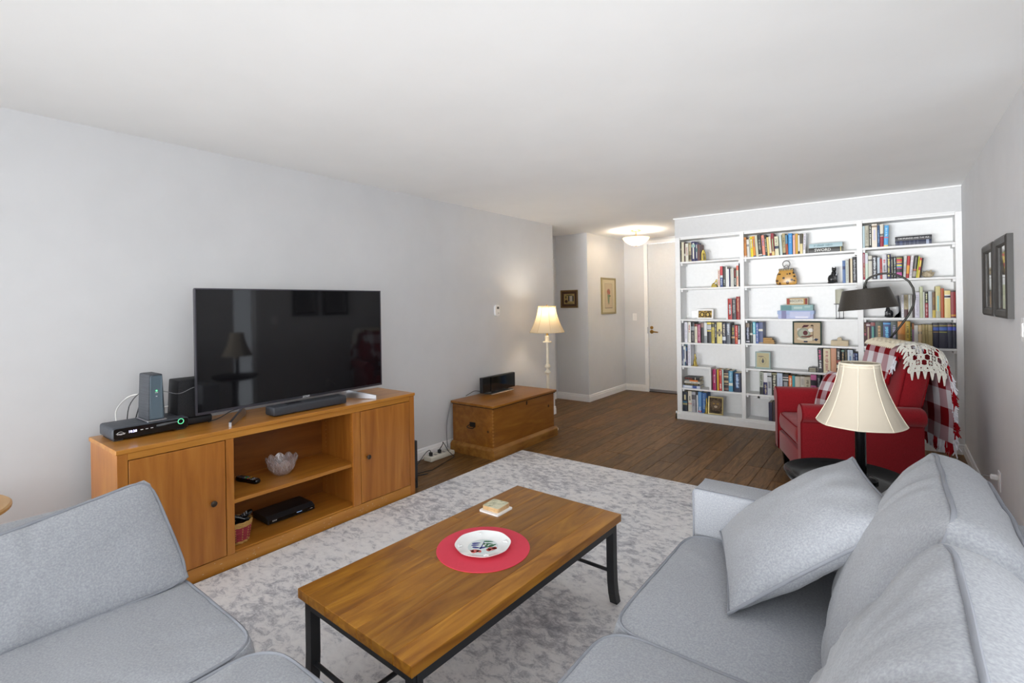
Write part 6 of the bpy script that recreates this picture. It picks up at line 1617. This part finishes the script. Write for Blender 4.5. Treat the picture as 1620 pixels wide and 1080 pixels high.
for sx, sy in ((-.365, .07), (.315, .07), (-.34, .70), (.31, .70)):
    v = []
    for z_, r_ in ((0, .017), (.15, .03)):
        for a_, b_ in ((-1, -1), (1, -1), (1, 1), (-1, 1)): v.append((sx + a_ * r_, sy + b_ * r_, z_))
    A(MB().add(v, [(0, 1, 2, 3), (4, 7, 6, 5), (0, 4, 5, 1), (1, 5, 6, 2), (2, 6, 7, 3), (3, 7, 4, 0)]), 'leg', BLACKW, ac, None)

# check cloth
def check_mat(name, cols, rows, off=(0, 0)):
    m, nt, b = principled(name); L = nt.links.new
    uv = nt.nodes.new('ShaderNodeUVMap'); uv.uv_map = 'uv'
    sp = nt.nodes.new('ShaderNodeSeparateXYZ'); L(uv.outputs[0], sp.inputs[0])
    def stripe(src, n, o):
        a = nt.nodes.new('ShaderNodeMath'); a.operation = 'MULTIPLY_ADD'; a.inputs[1].default_value = n; a.inputs[2].default_value = o; L(src, a.inputs[0])
        fr_ = nt.nodes.new('ShaderNodeMath'); fr_.operation = 'FRACT'; L(a.outputs[0], fr_.inputs[0])
        g_ = nt.nodes.new('ShaderNodeMath'); g_.operation = 'GREATER_THAN'; g_.inputs[1].default_value = .5; L(fr_.outputs[0], g_.inputs[0]); return g_.outputs[0]
    s = nt.nodes.new('ShaderNodeMath'); s.operation = 'ADD'; L(stripe(sp.outputs[0], cols, off[0]), s.inputs[0]); L(stripe(sp.outputs[1], rows, off[1]), s.inputs[1])
    hlf = nt.nodes.new('ShaderNodeMath'); hlf.operation = 'MULTIPLY'; hlf.inputs[1].default_value = .5; L(s.outputs[0], hlf.inputs[0])
    tc = nt.nodes.new('ShaderNodeTexCoord'); n = nt.nodes.new('ShaderNodeTexNoise'); n.inputs['Scale'].default_value = 500; L(tc.outputs['Object'], n.inputs['Vector'])
    ad = nt.nodes.new('ShaderNodeMath'); ad.operation = 'MULTIPLY_ADD'; ad.inputs[1].default_value = .12; L(n.outputs['Fac'], ad.inputs[0]); L(hlf.outputs[0], ad.inputs[2])
    cr = nt.nodes.new('ShaderNodeValToRGB')
    st = [(.0, '7a1218'), (.15, '8c161d'), (.35, '8c161d'), (.45, 'b08a92'), (.72, 'c2a3a9'), (.95, 'dcdadf')]
    while len(cr.color_ramp.elements) < len(st): cr.color_ramp.elements.new(.5)
    for e, (p, c) in zip(cr.color_ramp.elements, st): e.position = p; e.color = (*lin(c), 1)
    L(ad.outputs[0], cr.inputs['Fac']); L(cr.outputs[0], b.inputs['Base Color'])
    b.inputs['Roughness'].default_value = .95; b.inputs['Specular IOR Level'].default_value = .1
    return m

# checked pillow on the chair
cpil = thing('throw_pillow', 'red and white checked pillow on the red armchair', 'throw pillow', AO, ATH)
Xp = frame_xf((-.20, .375, .655), (1, .12, .10), (-.12, .34, .93))
mb = MB()
def pil(u, w_, s):
    x_ = (u - .5) * 2; y_ = (w_ - .5) * 2
    e = (1 - abs(x_) ** 2.5) * (1 - abs(y_) ** 2.5)
    pin = 1 - .06 * (1 - x_ * x_) * abs(y_) ** 4; pin2 = 1 - .06 * (1 - y_ * y_) * abs(x_) ** 4
    return (x_ * .19 * pin2, y_ * .19 * pin, s * (.004 + .065 * e ** .6))
for s_, nm in ((1, 'front_cover'), (-1, 'back_cover')):
    mb = MB(); mb.grid(lambda u, w_: pil(u, w_, s_), 22, 22, X=Xp, uv=True)
    mb.build(nm, check_mat('pillow_check', 2.5, 2.5, (.25, .25)), cpil, smooth=60, local=True)

# red and white checked throw with fringe over the chair back
tw = thing('throw_blanket', 'fringed red and white checked throw over the armchair back', 'blanket', AO, ATH)
FT = .112; 
arc = []
for k in range(11): arc.append(BC0 + BV * (.12 + .46 * k / 10) + BN * FT)
for k in range(1, 9):
    a = PI * k / 9
    arc.append(BC0 + BV * (.58 + .065 * math.sin(a) * 1.15) + BN * (FT * math.cos(a)))
lastp = BC0 + BV * .58 - BN * FT
for k in range(13):
    t_ = k / 12
    arc.append(Vector((lastp.x, lastp.y + .035 * math.sin(t_ * 2.2), lastp.z - .56 * t_)))
NA = len(arc)
def throw_pt(u, w_):
    i = w_ * (NA - 1); k = min(int(i), NA - 2); p = arc[k].lerp(arc[k + 1], i - k)
    nearf = .03 + .25 * min(1, w_ / .36) if w_ < .36 else .28 + .07 * min(1, (w_ - .36) / .35)
    far = -.325
    x_ = far + (nearf - far) * u
    q = Vector((x_, p.y, p.z))
    n_ = noise.noise(Vector((x_ * 9, w_ * 8, 1.3))) * .008
    q.y += n_ * (1 if w_ < .5 else -1) + (-.008 if w_ < .4 else .008) + (.02 * math.sin(x_ * 22) * max(0, (w_ - .6)) if w_ > .6 else 0)
    return q
mb = MB(); mb.grid(throw_pt, 40, 70, uv=True); mb.thick(.004)
mb.uv = [((p.x + .325) / .665, (i_ // 40 % 70) / 69) for i_, p in enumerate(mb.v)]
mb.build('cloth', check_mat('throw_check', 3.6, 5.6, (.1, .3)), tw, smooth=60, local=True)
fr_red, fr_wht = MB(), MB()
rs = random.Random(9)
for k in range(150):
    w_ = k / 149; p = throw_pt(1.0, w_); q = throw_pt(.97, w_)
    d = (p - q).normalized(); target = fr_red if int(w_ * 14 + .7) % 2 else fr_wht
    drop = Vector((rs.uniform(-.006, .012), (-.012 if w_ < .4 else .010) + rs.uniform(-.006, .006), -rs.uniform(.03, .05)))
    for j in range(2):
        jx = Vector((rs.uniform(-.006, .006), rs.uniform(-.006, .006), rs.uniform(-.008, .008)))
        target.tube([p, p + d * .016 + jx + Vector((0, -.006 if w_ < .4 else .006, -.006)), p + d * .02 + drop * .6 + jx, p + d * rs.uniform(.01, .03) + drop * 1.1 + jx * 2], [.0038, .0045, .004, .003], 5)
for k in range(46):
    u = k / 45; p = throw_pt(u, 1.0); target = fr_red if int(u * 8) % 2 else fr_wht
    for j in range(2):
        target.tube([p, p + Vector((rs.uniform(-.01, .01), rs.uniform(-.008, .012), -.04)), p + Vector((rs.uniform(-.018, .018), rs.uniform(-.01, .02), -rs.uniform(.07, .1)))], [.004, .0048, .0036], 5)
o = fr_red.build('red_fringe', M('red_yarn', '8e0f1a', .9, spec=.1), tw, smooth=60, local=True); o['kind'] = 'stuff'
o = fr_wht.build('white_fringe', M('white_yarn', 'dcdde4', .9, spec=.1), tw, smooth=60, local=True); o['kind'] = 'stuff'

# crocheted lace over the top of the chair back
lc = thing('lace_doily', 'cream crocheted lace doily draped on the chair top', 'doily', AO, ATH)
LACE = M('cream_crochet', 'd9d0bb', .9, spec=.1); LACEW = M('white_crochet', 'dedcd3', .9, spec=.1)
def top_pt(x_, s):
    """x_ across the chair, s along the drape (0 at the crown, - front, + back); beyond the near edge the lace hangs down the side"""
    over = max(0, x_ - .29)
    xc = min(x_, .29)
    L_ = s
    r_ = FT + .022
    if abs(L_) < r_ * 1.3:
        a = L_ / r_
        p = BC0 + BV * (.585 + r_ * .66 * math.cos(a)) - BN * (r_ * math.sin(a))
    else:
        a = 1.3 * (1 if L_ > 0 else -1); d = abs(L_) - r_ * 1.3
        p = BC0 + BV * (.585 + r_ * .66 * math.cos(a) - d) - BN * (r_ * math.sin(a) * 1.04)
    if over > 0:
        cx_ = .065
        b_ = min(over / cx_, 1.45)
        return Vector((.29 + cx_ * math.sin(b_) + .006, p.y, p.z - cx_ * (1 - math.cos(b_)) - max(0, over - cx_ * 1.45)))
    return Vector((xc, p.y, p.z + .002))
def ring_motif(mb, x_, s, r_, tube_r=.0027, spokes=True, fill=False):
    n_ = 14; pts = [top_pt(x_ + r_ * math.cos(2 * PI * k / n_), s + r_ * math.sin(2 * PI * k / n_)) for k in range(n_)]
    mb.tube(pts, tube_r, 5, closed=True)
    if fill:
        inner = [top_pt(x_ + r_ * .8 * math.cos(2 * PI * k / n_), s + r_ * .8 * math.sin(2 * PI * k / n_)) for k in range(n_)]
        mb.tube(inner, tube_r * 1.3, 5, closed=True)
        inner = [top_pt(x_ + r_ * .45 * math.cos(2 * PI * k / 10), s + r_ * .45 * math.sin(2 * PI * k / 10)) for k in range(10)]
        mb.tube(inner, tube_r * 1.8, 5, closed=True)
    elif spokes:
        for k in range(3):
            a = PI * k / 3
            mb.tube([top_pt(x_ + r_ * math.cos(a), s + r_ * math.sin(a)), top_pt(x_, s), top_pt(x_ - r_ * math.cos(a), s - r_ * math.sin(a))], tube_r * .8, 4)
l1, l2 = MB(), MB()
for i in range(13):
    for j in range(6):
        x_ = -.30 + i * .038; s = -.11 + j * .038 + (.019 if i % 2 else 0)
        ring_motif(l1, x_, s, .021, fill=(j == 0))
for i in range(9):
    for j in range(7):
        x_ = .185 + i * .038; s = -.125 + j * .038 + (.019 if i % 2 else 0)
        edge = j == 0 or i == 8
        ring_motif(l2, x_, s, .0215, fill=edge or (i + 2 * j) % 5 == 0, spokes=(i + j) % 2 == 0)
for i in range(16):                                     # leaf-shaped hem on the front
    x_ = -.31 + i * .032; s0 = -.125; ln = .06
    for q in (-1, 1):
        l1.tube([top_pt(x_, s0), top_pt(x_ + q * .011 - .005, s0 - ln * .45), top_pt(x_ - .012, s0 - ln)], [.005, .006, .003], 5)
    l1.tube([top_pt(x_, s0), top_pt(x_ - .006, s0 - ln * .5), top_pt(x_ - .012, s0 - ln)], [.005, .0075, .003], 5)
for i in range(6):                                      # pointed hem of the hanging corner
    x_ = .26 + i * .035; s0 = -.14
    for q in (-1, 0, 1): l2.tube([top_pt(x_ + q * .012, s0), top_pt(x_ + q * .007, s0 - .03), top_pt(x_, s0 - .06)], .004, 5)
for j in range(6):
    s = -.11 + j * .042
    for q in (-1, 0, 1): l2.tube([top_pt(.50, s + q * .012), top_pt(.53, s + q * .007), top_pt(.565, s)], .004, 5)
o = l1.build('cream_lacework', LACE, lc, smooth=60, local=True); o['kind'] = 'stuff'
o = l2.build('white_lacework', LACEW, lc, smooth=60, local=True); o['kind'] = 'stuff'
